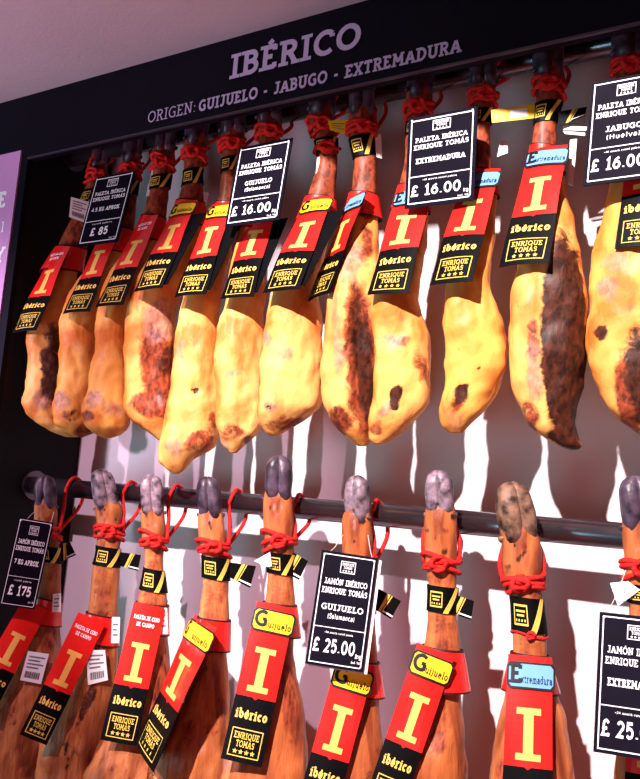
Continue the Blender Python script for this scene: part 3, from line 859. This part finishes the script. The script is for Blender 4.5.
# ------------------------------------------------------------------ rails
def rail(name, z, label, end):
    mb = MB(); x0 = XL if end else XL
    mb.tube([Vector((x0, RAIL_Y, z)), Vector((XR, RAIL_Y, z))], RAIL_R, M_STEEL, 32)
    fl = []
    o = mb.build(name, smooth=True)
    tag(o, label, 'rail', 'hanging rails')
    mb = MB()
    mb.tube([Vector((XL, RAIL_Y, z)), Vector((XL + .008, RAIL_Y, z))], RAIL_R * 1.7, M_STEEL, 32)
    mb.build('end_flange', o, smooth=False)
    for k, x in enumerate((XL + .5, 0.15, 1.0)):
        pass
    return o
rail('hanging_rail', RAIL_Z, 'round steel rail that carries the lower row of hams by red ropes', True)
rail('hanging_rail', UP_RAIL_Z, 'round steel rail in the shade under the fascia carrying the upper hams', True)
lower_rail = (lambda x: RAIL_Z, RAIL_R)
upper_rail = (lambda x: UP_RAIL_Z, RAIL_R)

# ------------------------------------------------------------------ upper row
GU = 'cured shoulder hams on the upper rail'
UPPER = [
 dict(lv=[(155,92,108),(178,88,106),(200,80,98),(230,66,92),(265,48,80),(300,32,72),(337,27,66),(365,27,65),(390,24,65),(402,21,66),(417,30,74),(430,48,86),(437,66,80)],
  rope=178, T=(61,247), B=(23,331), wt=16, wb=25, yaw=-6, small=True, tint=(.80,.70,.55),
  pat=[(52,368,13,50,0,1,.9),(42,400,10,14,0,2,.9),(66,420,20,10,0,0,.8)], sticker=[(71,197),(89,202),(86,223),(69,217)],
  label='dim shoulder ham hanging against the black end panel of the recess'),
 dict(lv=[(148,124,142),(172,121,140),(195,118,137),(225,110,134),(260,92,122),(300,66,104),(322,61,100),(350,59,98),(382,57,96),(410,51,97),(422,54,98),(432,66,95),(437,76,84)],
  rope=171, T=(111,228), B=(75,312), wt=17, wb=26, yaw=-4, tint=(.92,.80,.52),
  pat=[(62,400,9,12,0,2,.9),(72,415,14,8,0,1,.6),(75,345,6,8,0,2,.55),(85,432,14,8,0,0,.8)],
  label='shoulder ham whose label top is covered by the 85 pound card'),
 dict(lv=[(140,156,176),(165,153,173),(185,150,170),(212,144,166),(240,132,160),(280,106,140),(317,96,127),(352,95,127),(367,90,127),(392,86,127),(410,81,129),(425,85,130),(434,95,122),(438,104,112)],
  rope=164, T=(149,216), B=(108,305), wt=18, wb=27, yaw=-4, small=True, tint=(.98,.82,.55),
  pat=[(95,400,12,10,10,2,.9),(88,415,8,8,0,0,.8),(115,410,14,10,0,2,.7),(102,355,6,8,0,2,.55)],
  scrap=[[(152,168),(159,166),(154,180),(149,183)],[(148,184),(152,182),(150,196),(146,196)]],
  label='golden shoulder ham with white small print on its red label, by the 85 pound card'),
 dict(lv=[(130,186,208),(155,184,206),(175,184,202),(200,178,204),(230,166,204),(260,148,200),(290,132,184),(308,127,177),(351,124,174),(378,125,173),(405,124,173),(421,133,173),(434,150,172),(440,158,168)],
  rope=155, T=(186,201), B=(147,289), wt=22, wb=29, yaw=-4, badge='Guijuelo', tint=(1,.82,.62),
  pat=[(158,368,22,48,-12,0,1.05),(158,320,19,28,10,2,.95),(152,405,26,16,20,0,.95),(162,400,5,7,0,2,1.0),(165,360,9,20,20,1,.62)],
  dents=[(155,360,16,30,.007),(150,395,12,10,.004)], scrap=[[(188,188),(209,193),(206,206),(187,201)]], band=(170,186),
  label='shoulder ham with torn dark lean meat showing and a pink scrap above its yellow badge'),
 dict(lv=[(120,222,246),(142,221,243),(160,222,238),(190,220,236),(215,213,236),(250,197,232),(300,183,221),(337,175,219),(378,171,220),(405,167,220),(425,164,220),(445,160,217),(460,159,194),(470,168,185),(474,174,179)],
  rope=146, T=(222,202), B=(189,295), wt=22, wb=31, yaw=-3, badge='Guijuelo', tint=(1,.88,.70),
  pat=[(195,390,6,5,0,1,1.0),(176,448,12,12,0,2,.8),(200,440,20,14,-20,0,.8),(180,350,6,18,15,2,.6),(212,420,8,14,0,0,.7)],
  dents=[(195,390,6,6,.008),(184,355,6,25,.004),(205,330,5,30,-.003)],
  label='shoulder ham reaching lowest in the upper row, with a small dark hole in its fat'),
 dict(lv=[(108,258,281),(130,258,280),(150,258,276),(175,254,272),(210,246,270),(250,233,266),(300,226,264),(332,217,264),(378,216,264),(415,217,264),(432,219,258),(446,223,244),(453,230,237)],
  rope=134, T=(264,205), B=(236,297), wt=26, wb=32, yaw=-2, tint=(1.05,.95,.80),
  pat=[(232,373,9,6,0,2,.75),(232,432,14,12,0,0,.7),(225,445,8,9,0,2,.8),(250,440,10,8,0,0,.7)],
  label='pale shoulder ham hanging behind the Guijuelo 16 pound card'),
 dict(lv=[(100,310,335),(120,309,333),(140,315,337),(160,318,337),(190,309,335),(215,302,333),(250,285,325),(294,271,318),(338,263,323),(389,259,322),(407,258,320),(421,260,304),(433,266,283),(436,272,279)],
  rope=128, T=(319,197), B=(280,290), wt=28, wb=37, yaw=0, badge='Guijuelo', tint=(1.08,.98,.82),
  pat=[(271,405,9,7,0,2,.95),(270,405,4,3,0,1,.9),(285,353,11,9,0,2,.75),(266,340,6,9,0,2,.8),(285,424,26,10,-5,0,.75)],
  ring2=150, scrap=[[(317,158),(322,155),(319,172),(315,186),(312,186)]],
  label='pale shoulder ham with yellow badge and a second red ring on its shank'),
 dict(lv=[(100,350,374),(120,349,374),(140,350,374),(160,354,376),(186,352,376),(205,349,377),(231,346,378),(265,334,380),(304,327,381),(335,324,379),(368,321,378),(398,323,377),(421,330,380),(437,346,374),(446,358,367)],
  rope=130, T=(357,193), B=(317,297), wt=18, wb=22, yaw=-32, badge='Extremadura', tint=(1,.84,.66),
  pat=[(362,360,20,90,-4,0,1.1),(366,372,12,62,-3,1,1.0),(358,330,10,60,-3,1,.70),(350,262,14,30,10,2,.8),(366,245,9,25,0,0,.8),(340,420,18,14,30,0,.9),(338,340,6,60,-5,2,.6)],
  dents=[(362,340,12,70,.010),(348,280,5,40,-.003)], band=(138,158), band_tag=[(328,121),(349,120),(347,135),(330,130)], scrap=[[(375,136),(381,134),(382,159),(376,157)]],
  label='shoulder ham turned to show a hollow dark lean face beside its white fat'),
 dict(lv=[(82,408,432),(100,406,431),(120,407,427),(150,405,425),(185,400,426),(220,390,428),(260,378,424),(300,372,418),(323,372,425),(368,374,431),(401,373,428),(424,369,411),(438,369,395),(444,374,385)],
  rope=110, T=(415,186), B=(387,293), wt=36, wb=41, yaw=0, badge='Extremadura', tint=(1.04,.90,.66),
  pat=[(394,398,7,14,18,1,1.05),(384,412,7,14,25,2,.8),(388,339,14,7,15,2,.7),(402,342,12,9,0,0,.6),(378,430,10,10,0,0,.8),(422,370,7,30,-15,0,.6)],
  label='shoulder ham with a dark slot near its tip, under the Extremadura 16 pound card'),
 dict(lv=[(70,470,496),(90,471,496),(110,472,493),(135,470,490),(170,466,492),(200,462,496),(240,452,494),(289,446,491),(322,443,502),(355,446,507),(388,444,499),(411,438,485),(425,441,470),(433,450,462)],
  rope=99, T=(482,170), B=(450,282), wt=36, wb=43, yaw=0, badge='Extremadura', tint=(1.02,.84,.50),
  pat=[(461,394,6,14,28,1,1.1),(459,400,9,19,28,0,.85),(480,368,4,4,0,0,.8),(452,420,12,12,0,2,.6)],
  dents=[(461,394,6,14,.005)], scrap=[[(500,142),(507,141),(508,153),(497,157)]],
  label='golden shoulder ham with one dark oval slit low on its face'),
 dict(lv=[(62,534,562),(80,536,562),(100,536,562),(122,535,556),(145,532,557),(170,530,562),(200,524,568),(235,518,577),(271,515,584),(312,509,587),(355,509,586),(381,510,582),(407,519,577),(425,529,577),(438,545,579),(447,560,582),(450,571,577)],
  rope=88, T=(548,146), B=(523,264), wt=38, wb=50, yaw=0, badge='Extremadura', tint=(1.0,.86,.66),
  pat=[(566,350,25,125,-2,1,1.5),(535,370,10,36,-5,2,.85),(534,340,8,30,0,0,.7),(530,415,12,20,-25,0,.7),(560,438,18,10,20,1,.9)],  # first patch paints the right half dark: shade together with dark skin
  band=(104,124), band_tail=[(558,112),(587,107),(585,116),(560,126)], cable=[(491,110),(536,104),(537,118),(492,123)],
  scrap=[[(563,126),(587,127),(586,131),(563,130)],[(563,131),(585,133),(585,136),(565,134)],[(570,140),(577,139),(575,165),(572,186),(568,184),(568,160)][0:1] + [(577,139),(573,186),(568,184)]],
  label='shoulder ham with yellow plastic tag at its neck and a dark rind side'),
 dict(lv=[(45,613,645),(75,615,645),(110,612,640),(140,612,642),(180,611,655),(220,602,668),(256,594,678),(296,588,682),(345,589,682),(378,594,676),(411,610,668),(430,633,660),(440,645,655)],
  rope=70, T=(653,118), B=(640,246), wt=44, wb=52, yaw=0, badge='Extremadura', tint=(1.0,.84,.55),
  pat=[(603,332,9,8,-30,1,.95),(608,290,12,16,0,2,.75),(640,380,16,70,-5,1,.85),(628,400,14,60,-8,0,.9),(612,262,16,14,0,2,.6)],
  label='large mottled shoulder ham cut by the picture edge under the Jabugo card'),
]
REPORT = []
NECK_SHADES = (3, 4, 5, 6)
SH_U = []
for i, h in enumerate(UPPER):
    sh = Shape(h['lv'], 0.74, {3: -.042, 4: -.056, 6: -.043, 7: -.042, 8: -.056}.get(i, -.048)); SH_U.append(sh)
    c = sh.ev(h['rope'])[0]
    # the body swings out until it carries the hanging label
    fB, fT, fW, fV, fN, fL, fwt, fwb = rect_frame(sh, h['T'], h['B'], h['wt'], h['wb'], h['yaw'], None, sh.size(h['T'][1]) * sh.ratio + .008)
    def clear(dl):
        sh.bul = (h['T'][1] + 4, h['B'][1], dl)
        for k in range(4, 13):
            y = h['T'][1] + 6 + (h['B'][1] - h['T'][1]) * k / 12
            for j in range(36):
                P = sh.ring(y, 2 * PI * j / 36, 1.0, .002) - fB
                if -fwb * .62 < P.dot(fW) < fwb * (.8 if i in NECK_SHADES else .62) and -.005 < P.dot(fV) < fL and P.dot(fN) > (-.008 if i in NECK_SHADES else -.0025): return False
        return True
    lo, hi = 0.0, (.03 if i == 6 else .055)
    for k in range(9):
        md = (lo + hi) / 2
        if clear(md): lo = md
        else: hi = md
    clear(lo)
    REPORT.append(('bulge', i + 1, round(lo, 3)))
    root = empty('ham', c); tag(root, h['label'], 'ham', GU)
    yy = h['rope'] - 30
    while yy < h['T'][1] + 18:          # the bare shank is lean and dark red
        a_, b_ = catmull(sh.ys, sh.xl, yy), catmull(sh.ys, sh.xr, yy)
        h['pat'].append(((a_ + b_) / 2, yy, (b_ - a_) * .8, 10, 0, 0, 1.2)); yy += 6
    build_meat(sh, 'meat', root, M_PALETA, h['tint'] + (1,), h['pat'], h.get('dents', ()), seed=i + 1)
    sc = sh.size(h['rope']) * 2 / .034
    build_hoof(sh, root, 34 * (depth(SH_U[0].P) / depth(sh.P)) ** 0.8, yaw=random.uniform(-.5, .5), mat=M_HOOFD)
    build_rope(sh, root, h['rope'], side=1 if i % 3 else -1, rail=upper_rail, seed=i, spread=4.5)
    if 'ring2' in h:
        build_rope(sh, root, h['ring2'], loop=False, turns=1, seed=90 + i).name = 'rope'
    bnd = h.get('band') or (h['rope'] + 12, h['rope'] + 26)
    o = build_band(sh, root, bnd[0], bnd[1], tilt=-1.0, tail=h.get('band_tail'), tail_off=.012, gold_a=(0.7, 1.4), stampa=2.1)
    rT = sh.size(h['T'][1])
    lab = build_label(sh, root, h['T'], h['B'], h['wt'], h['wb'], yaw=h['yaw'], badge=h.get('badge'), smallprint=h.get('small', False), back=i in NECK_SHADES,
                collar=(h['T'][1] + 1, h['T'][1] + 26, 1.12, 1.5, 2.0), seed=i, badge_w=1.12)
    B3 = lab[0]
    REPORT.append(('U%d' % (i + 1), round((lab[1] - sh.P).dot(sh.n), 3), round((B3 - sh.P).dot(sh.n), 3), round(sh.size(h['B'][1]), 3), 'B.y %.3f' % B3.y))
    for q in h.get('scrap', ()):
        if len(q) == 5: q = [q[0], q[1], q[2], q[3]]
        if len(q) == 3: q = [q[0], q[1], q[2], q[2]]
        plate(sh, root, 'paper_scrap', q, rT * .3, M_WHITE, label='torn white paper scrap')
    if 'sticker' in h: plate(sh, root, 'price_sticker', h['sticker'], rT + .006, M_WHITE, lines=1)
    if 'band_tag' in h: plate(sh, root, 'yellow_tag', h['band_tag'], -.002, M_CABLE, lines=3)
    if 'cable' in h: plate(sh, root, 'yellow_tag', h['cable'], .004, M_CABLE, lines=2)

# ------------------------------------------------------------------ lower row
GL = 'cured leg hams on the lower rail'
LOWER = [
 dict(lv=[(498,36,56),(510,34,57),(530,34,58),(560,38,61),(600,34,61),(622,24,60),(660,8,62),(700,-12,60),(762,-30,44),(800,-36,38),(850,-38,30),(885,-28,18),(900,-14,4)],
  rope=532, hoof=24, yaw=.3, T=(36,604), B=(-24,712), wt=24, wb=30, slope=.5, collar=(598,624,1.12,1.2,3), tint=(1,.9,.8), band=(546,562), tail=[(56,545),(70,542),(76,555),(60,562)],
  sticker=[(28,651),(49,654),(41,684),(20,680)], pink=[(53,594),(61,593),(61,612),(52,612)], pat=[(50,640,9,18,10,0,.8)],
  label='leg ham hanging at the rail end behind the 175 pound card'),
 dict(lv=[(498,94,116),(510,95,122),(530,97,122),(550,97,120),(570,92,119),(612,88,118),(645,80,118),(690,62,116),(752,38,108),(779,36,104),(820,28,102),(860,26,98),(895,36,88),(912,50,70)],
  rope=531, hoof=30, yaw=-.2, T=(92,618), B=(33,740), wt=27, wb=27, slope=.42, collar=(614,644,1.1,1.2,3), small=True, tint=(1,.85,.72), band=(547,566), tail=[(120,552),(141,555),(138,571),(120,566)],
  sticker=[(86,650),(105,650),(108,680),(88,685)], pink=[(112,617),(120,617),(119,643),(111,643)], pat=[(100,650,14,20,0,0,.8),(88,700,6,40,18,1,.7)],
  label='leg ham with a barcode sticker beside its tilted label, second from the rail end'),
 dict(lv=[(503,142,163),(515,141,165),(535,142,166),(560,145,163),(600,138,167),(640,130,168),(690,118,172),(745,100,172),(779,84,172),(820,84,166),(870,84,160),(910,88,150),(932,95,130)],
  rope=540, hoof=30, yaw=.1, T=(150,605), B=(118,743), wt=32, wb=36, slope=.03, collar=(603,634,1.1,1.25,2), small=True, tint=(.98,.82,.7), band=(569,591), pink=[(160,608),(167,608),(168,634),(161,634)],
  pat=[(140,600,20,20,0,0,.5),(160,690,12,50,5,0,.8)], label='leg ham with small white print and no badge on its red label, beside stickered hams'),
 dict(lv=[(505,199,221),(520,198,224),(540,199,226),(560,203,229),(576,203,229),(618,199,229),(654,193,227),(694,186,230),(727,168,231),(759,152,230),(790,146,228),(840,140,226),(890,140,222),(930,150,210),(948,168,190)],
  rope=547, hoof=30, yaw=.2, T=(204,620), B=(143,757), wt=22, wb=16, yawl=-36, badge='Guijuelo', collar=(618,650,1.1,1.3,2), tint=(1.2,1.0,.85), band=(557,579), tail=[(228,562),(256,566),(250,588),(229,577)],
  pat=[(200,745,9,9,0,2,.8),(212,730,8,7,0,0,.7),(178,765,12,12,0,2,.6)], label='broad orange leg ham whose narrow label is turned nearly edge-on'),
 dict(lv=[(488,266,291),(505,263,293),(530,264,294),(550,266,294),(571,268,293),(603,265,295),(649,255,294),(700,240,302),(724,232,305),(768,222,308),(820,214,310),(880,208,310),(930,210,304),(970,222,290),(990,240,268)],
  rope=540, hoof=34, yaw=.0, T=(276,605), B=(241,763), wt=38, wb=41, slope=.05, badge='Guijuelo', collar=(603,636,1.1,1.6,2), tint=(1,.72,.58), band=(553,574), tail=[(286,548),(308,561),(299,580),(284,572)], flap=[(254,561),(270,552),(272,566),(268,567)],
  pat=[(290,700,12,60,-5,0,.7)], label='leg ham with violet black hoof and yellow badge showing its whole label to the stars'),
 dict(lv=[(508,347,369),(520,342,372),(545,342,373),(565,344,373),(590,348,374),(620,348,375),(655,346,377),(700,338,379),(756,322,384),(800,310,384),(850,302,384),(910,300,378),(960,304,370),(1000,314,360),(1018,328,346)],
  rope=566, hoof=34, yaw=.6, T=(356,662), B=(312,824), wt=36, wb=38, slope=.06, badge='Guijuelo', collar=(659,695,1.1,1.6,3), tint=(.95,.68,.55), band=(588,612), tail=[(374,586),(401,601),(391,619),(374,609)],
  label='leg ham behind the Guijuelo 25 pound card'),
 dict(lv=[(503,427,453),(520,424,457),(545,425,458),(570,427,457),(590,429,457),(614,428,456),(647,424,461),(694,413,461),(738,400,465),(779,388,467),(830,386,468),(890,384,468),(950,386,466),(1000,392,458),(1030,402,444),(1040,412,424)],
  rope=563, dx=-.048, sides=44, hoof=34, yaw=.15, T=(436,650), B=(381,812), wt=37, wb=36, slope=.25, badge='Guijuelo', collar=(647,689,1.1,1.75,3), tint=(1,.74,.58), band=(586,612), tail=[(448,592),(474,601),(471,620),(448,612)],
  label='leg ham with yellow badge and a slanting label between the two 25 pound cards'),
 dict(lv=[(525,500,535),(545,502,541),(565,502,542),(581,506,541),(600,512,542),(634,513,546),(655,513,547),(680,508,553),(716,500,564),(760,490,572),(800,486,578),(860,480,584),(930,480,586),(990,488,580),(1030,502,570),(1045,525,548)],
  rope=583, hoof=44, yaw=-.35, T=(530,656), B=(526,846), wt=44, wb=53, slope=.04, badge='Extremadura', collar=(653,692,1.1,1.7,2.5), tint=(.95,.72,.6), band=(597,632), brown=True, dx=-.048, sides=46, ring2=634,
  label='leg ham with brown hoof and a blue badge on its label'),
 dict(lv=[(515,622,655),(530,622,660),(560,624,662),(590,628,662),(640,630,664),(680,624,672),(740,618,682),(800,612,688),(870,608,694),(940,608,696),(1000,618,690),(1040,636,670)],
  rope=568, hoof=40, yaw=-.2, T=(652,668), B=(648,850), wt=46, wb=52, slope=.05, badge='Extremadura', collar=(664,704,1.1,1.6,2.5), tint=(1,.75,.6), band=(585,604), side=-1, flap=[(610,583),(628,581),(640,590),(618,606)],
  label='leg ham at the picture edge behind the Extremadura 25 pound card'),
]
SH_L = []
for i, h in enumerate(LOWER):
    sh = Shape(h['lv'], 0.74, -.052); SH_L.append(sh)
    c = sh.ev(h['rope'])[0]
    root = empty('ham', c); tag(root, h['label'], 'ham', GL)
    rp_ = random.Random(i + 5); pat = list(h.get('pat', ()))
    y0_ = sh.ys[0]
    for q in range(7):                  # spots on the trotter skin
        y_ = rp_.uniform(y0_, h['rope'] - 4); a_, b_ = catmull(sh.ys, sh.xl, y_), catmull(sh.ys, sh.xr, y_)
        pat.append((rp_.uniform(a_ + 3, b_ - 3), y_, rp_.uniform(2, 4), rp_.uniform(3, 6), rp_.uniform(-30, 30), rp_.choice((0, 1, 1, 2)), rp_.uniform(.6, .95)))
    yy = h['rope'] + 12
    while yy < h['T'][1] + 30:
        a_, b_ = catmull(sh.ys, sh.xl, yy), catmull(sh.ys, sh.xr, yy)
        pat.append(((a_ + b_) / 2, yy, (b_ - a_) * .6, 11, 0, 0, rp_.uniform(.42, .62))); yy += 8
    for q in range(9):                  # darker streaks and bruises down the leg
        y_ = rp_.uniform(h['T'][1] + 30, 800); a_, b_ = catmull(sh.ys, sh.xl, y_), catmull(sh.ys, sh.xr, y_)
        pat.append((rp_.uniform(a_, b_), y_, rp_.uniform(3, 8), rp_.uniform(14, 34), rp_.uniform(-4, 14), rp_.choice((0, 0, 2, 1)), rp_.uniform(.45, .8)))
    h['pat'] = pat
    build_meat(sh, 'meat', root, M_JAMON, h['tint'] + (1,), h.get('pat', ()), h.get('dents', ()), seed=i + 31, rough=1.1)
    build_hoof(sh, root, h['hoof'], yaw=h['yaw'], mat=M_HOOFB if h.get('brown') else (M_HOOFD if i in (0, 3, 4, 8) else M_HOOF))
    build_rope(sh, root, h['rope'], side=h.get('side', 1), rail=lower_rail, seed=50 + i, dx=h.get('dx', -.026), sides=h.get('sides', 0), spread=5.5)
    if 'ring2' in h: build_rope(sh, root, h['ring2'], loop=False, turns=1, seed=77, rr=.0018)
    build_band(sh, root, h['band'][0], h['band'][1], tilt=2.0, tail=h.get('tail'), tail_off=.006, flap=h.get('flap'), gold_a=(.5, 1.3), stampa=2.0)
    rB = sh.size(min(h['B'][1], h['lv'][-3][0])) * .85
    lab = build_label(sh, root, h['T'], h['B'], h['wt'], h['wb'], yaw=h.get('yawl'), slope=h.get('slope'), badge=h.get('badge'), smallprint=h.get('small', False),
                collar=h['collar'], seed=i + 20, badge_w=1.1, off_t=sh.size(h['T'][1]) * .95 + .009, off_b=rB + .012)
    REPORT.append(('L%d' % (i + 1), round((lab[1] - sh.P).dot(sh.n), 3), round((lab[0] - sh.P).dot(sh.n), 3), round(sh.size(min(h['B'][1], 840)), 3), 'B.y %.3f' % lab[0].y))
    if 'sticker' in h:
        plate(sh, root, 'price_sticker', h['sticker'], sh.size(h['sticker'][0][1]) * .95 + .004, M_WHITE, lines=1)
    if 'pink' in h:
        plate(sh, root, 'seal_sticker', h['pink'], sh.size(h['pink'][0][1]) * 1.0 + .004, M_WHITE, lines=3)

# ------------------------------------------------------------------ price cards
T1 = ['PALETA IB\u00c9RICA', 'ENRIQUE TOM\u00c1S']; T2 = ['JAM\u00d3N IB\u00c9RICO', 'ENRIQUE TOM\u00c1S']
def card(*a, **k):
    r = build_card(*a, **k); REPORT.append(('card', [round(x, 3) for x in r.location]))
card(SH_U[1], (116, 174.5), (97.5, 244.5), 40, T1 + ['4.5 KG APROX.'], '\u00a3 85', 'dark price card reading 85 pounds, in the shade among the upper hams', yaw=0, off_t=.035, unit=False, tiny='cured paleta')
card(SH_U[5], (266, 143.5), (252, 224), 54, T1 + ['GUIJUELO', '(Salamanca)'], '\u00a3 16.00', 'dark price card reading Guijuelo 16 pounds on the upper row', yaw=0, off_t=.06)
card(SH_U[8], (443, 113), (439, 205), 69, T1 + ['EXTREMADURA'], '\u00a3 16.00', 'dark price card reading Extremadura 16 pounds on the upper row', yaw=0, off_t=.085)
card(SH_U[11], (628, 77), (620.5, 182), 74, T1 + ['JABUGO', '(Huelva)'], '\u00a3 16.00', 'dark price card reading Jabugo, cut off by the picture edge', yaw=0, off_t=.05)
card(SH_L[0], (36.5, 520), (17, 607), 35, T2 + ['7 KG APROX.'], '\u00a3 175', 'tilted dark price card reading 175 pounds beside the rail end', slope=.12, off_t=.045, off_b=.06, unit=False, tiny='cured paleta', strings=[(-.4, (34, 512)), (.4, (54, 512))])
card(SH_L[5], (350, 554), (334, 668), 57, T2 + ['GUIJUELO', '(Salamanca)'], '\u00a3 25.00', 'dark price card reading Guijuelo 25 pounds with a white backing card', slope=.16, off_t=.04, off_b=.065, backing=True, tiny='+36 month cured jam\u00f3n', strings=[(-.4, (343, 535)), (.42, (368, 535))])
card(SH_L[8], (638, 616), (633, 758), 79, T2 + ['EXTREMADURA'], '\u00a3 25.00', 'dark price card reading Extremadura 25 pounds, cut off by the picture edge', slope=.19, off_t=.08, off_b=.105, tiny='+24 month cured jam\u00f3n', strings=[(-.42, (626, 570)), (.42, (655, 570))])
for r in REPORT: print(*r)

# ------------------------------------------------------------------ lights
def aim(o, P):
    d = (Vector(P) - o.location).normalized()
    o.rotation_mode = 'QUATERNION'; o.rotation_quaternion = d.to_track_quat('-Z', 'Y')
def spot(name, loc, tgt, power, color, size, blend, radius):
    ld = bpy.data.lights.new(name, 'SPOT'); ld.energy = power; ld.color = color; ld.spot_size = math.radians(size); ld.spot_blend = blend; ld.shadow_soft_size = radius
    o = bpy.data.objects.new(name, ld); COL.objects.link(o); o.location = loc; aim(o, tgt); return o
def area(name, loc, tgt, power, color, sx, sy):
    ld = bpy.data.lights.new(name, 'AREA'); ld.energy = power; ld.color = color; ld.shape = 'RECTANGLE'; ld.size = sx; ld.size_y = sy
    o = bpy.data.objects.new(name, ld); COL.objects.link(o); o.location = loc; aim(o, tgt); return o
K = on_y(440, 492, 0)
spot('track_spot', (-.35, -3.2, 3.8), K, 2000, (1, .90, .86), 20.8, .28, .04)
spot('track_spot', (-1.65, -3.0, 3.6), on_y(125, 605, 0), 440, (1, .66, .84), 17.5, .45, .04)
area('red_fill', (0.3, -2.4, .9), on_y(500, 640, 0), 10, (1, .22, .24), 1.2, 1.0)  # unseen fill, added to redden the shadows on the wall
spot('pillar_spot', (-2.1, -1.4, 1.85), (-1.66, YF, 1.78), 120, (1, .80, 1), 28, 1.0, .05)
spot('ceiling_bounce_fill', (-1.8, -1.6, 1.0), (-1.45, -.42, ZC), 75, (1, .60, .78), 50, 1.0, .2)  # unseen spot added in place of light bounced onto the ceiling
area('hall_fill', (-1.5, -3.4, 2.6), (-1.2, 0, 2.0), 3, (1, .62, .68), 2.0, 1.0)  # unseen fill added in place of the hall's ambient light
area('cool_fill', (-2.6, -2.2, 1.0), (-1.4, 0, 1.2), 24, (.40, .9, 1), .8, .8)  # unseen fill, added to turn the left-hand shadows teal

w = bpy.data.worlds.new('world'); SC.world = w; w.use_nodes = True
w.node_tree.nodes['Background'].inputs['Color'].default_value = (.55, .62, .85, 1)
w.node_tree.nodes['Background'].inputs['Strength'].default_value = 0.03

vs = SC.view_settings
vs.view_transform = 'Standard'; vs.look = 'None'; vs.exposure = -0.05; vs.gamma = 1.0
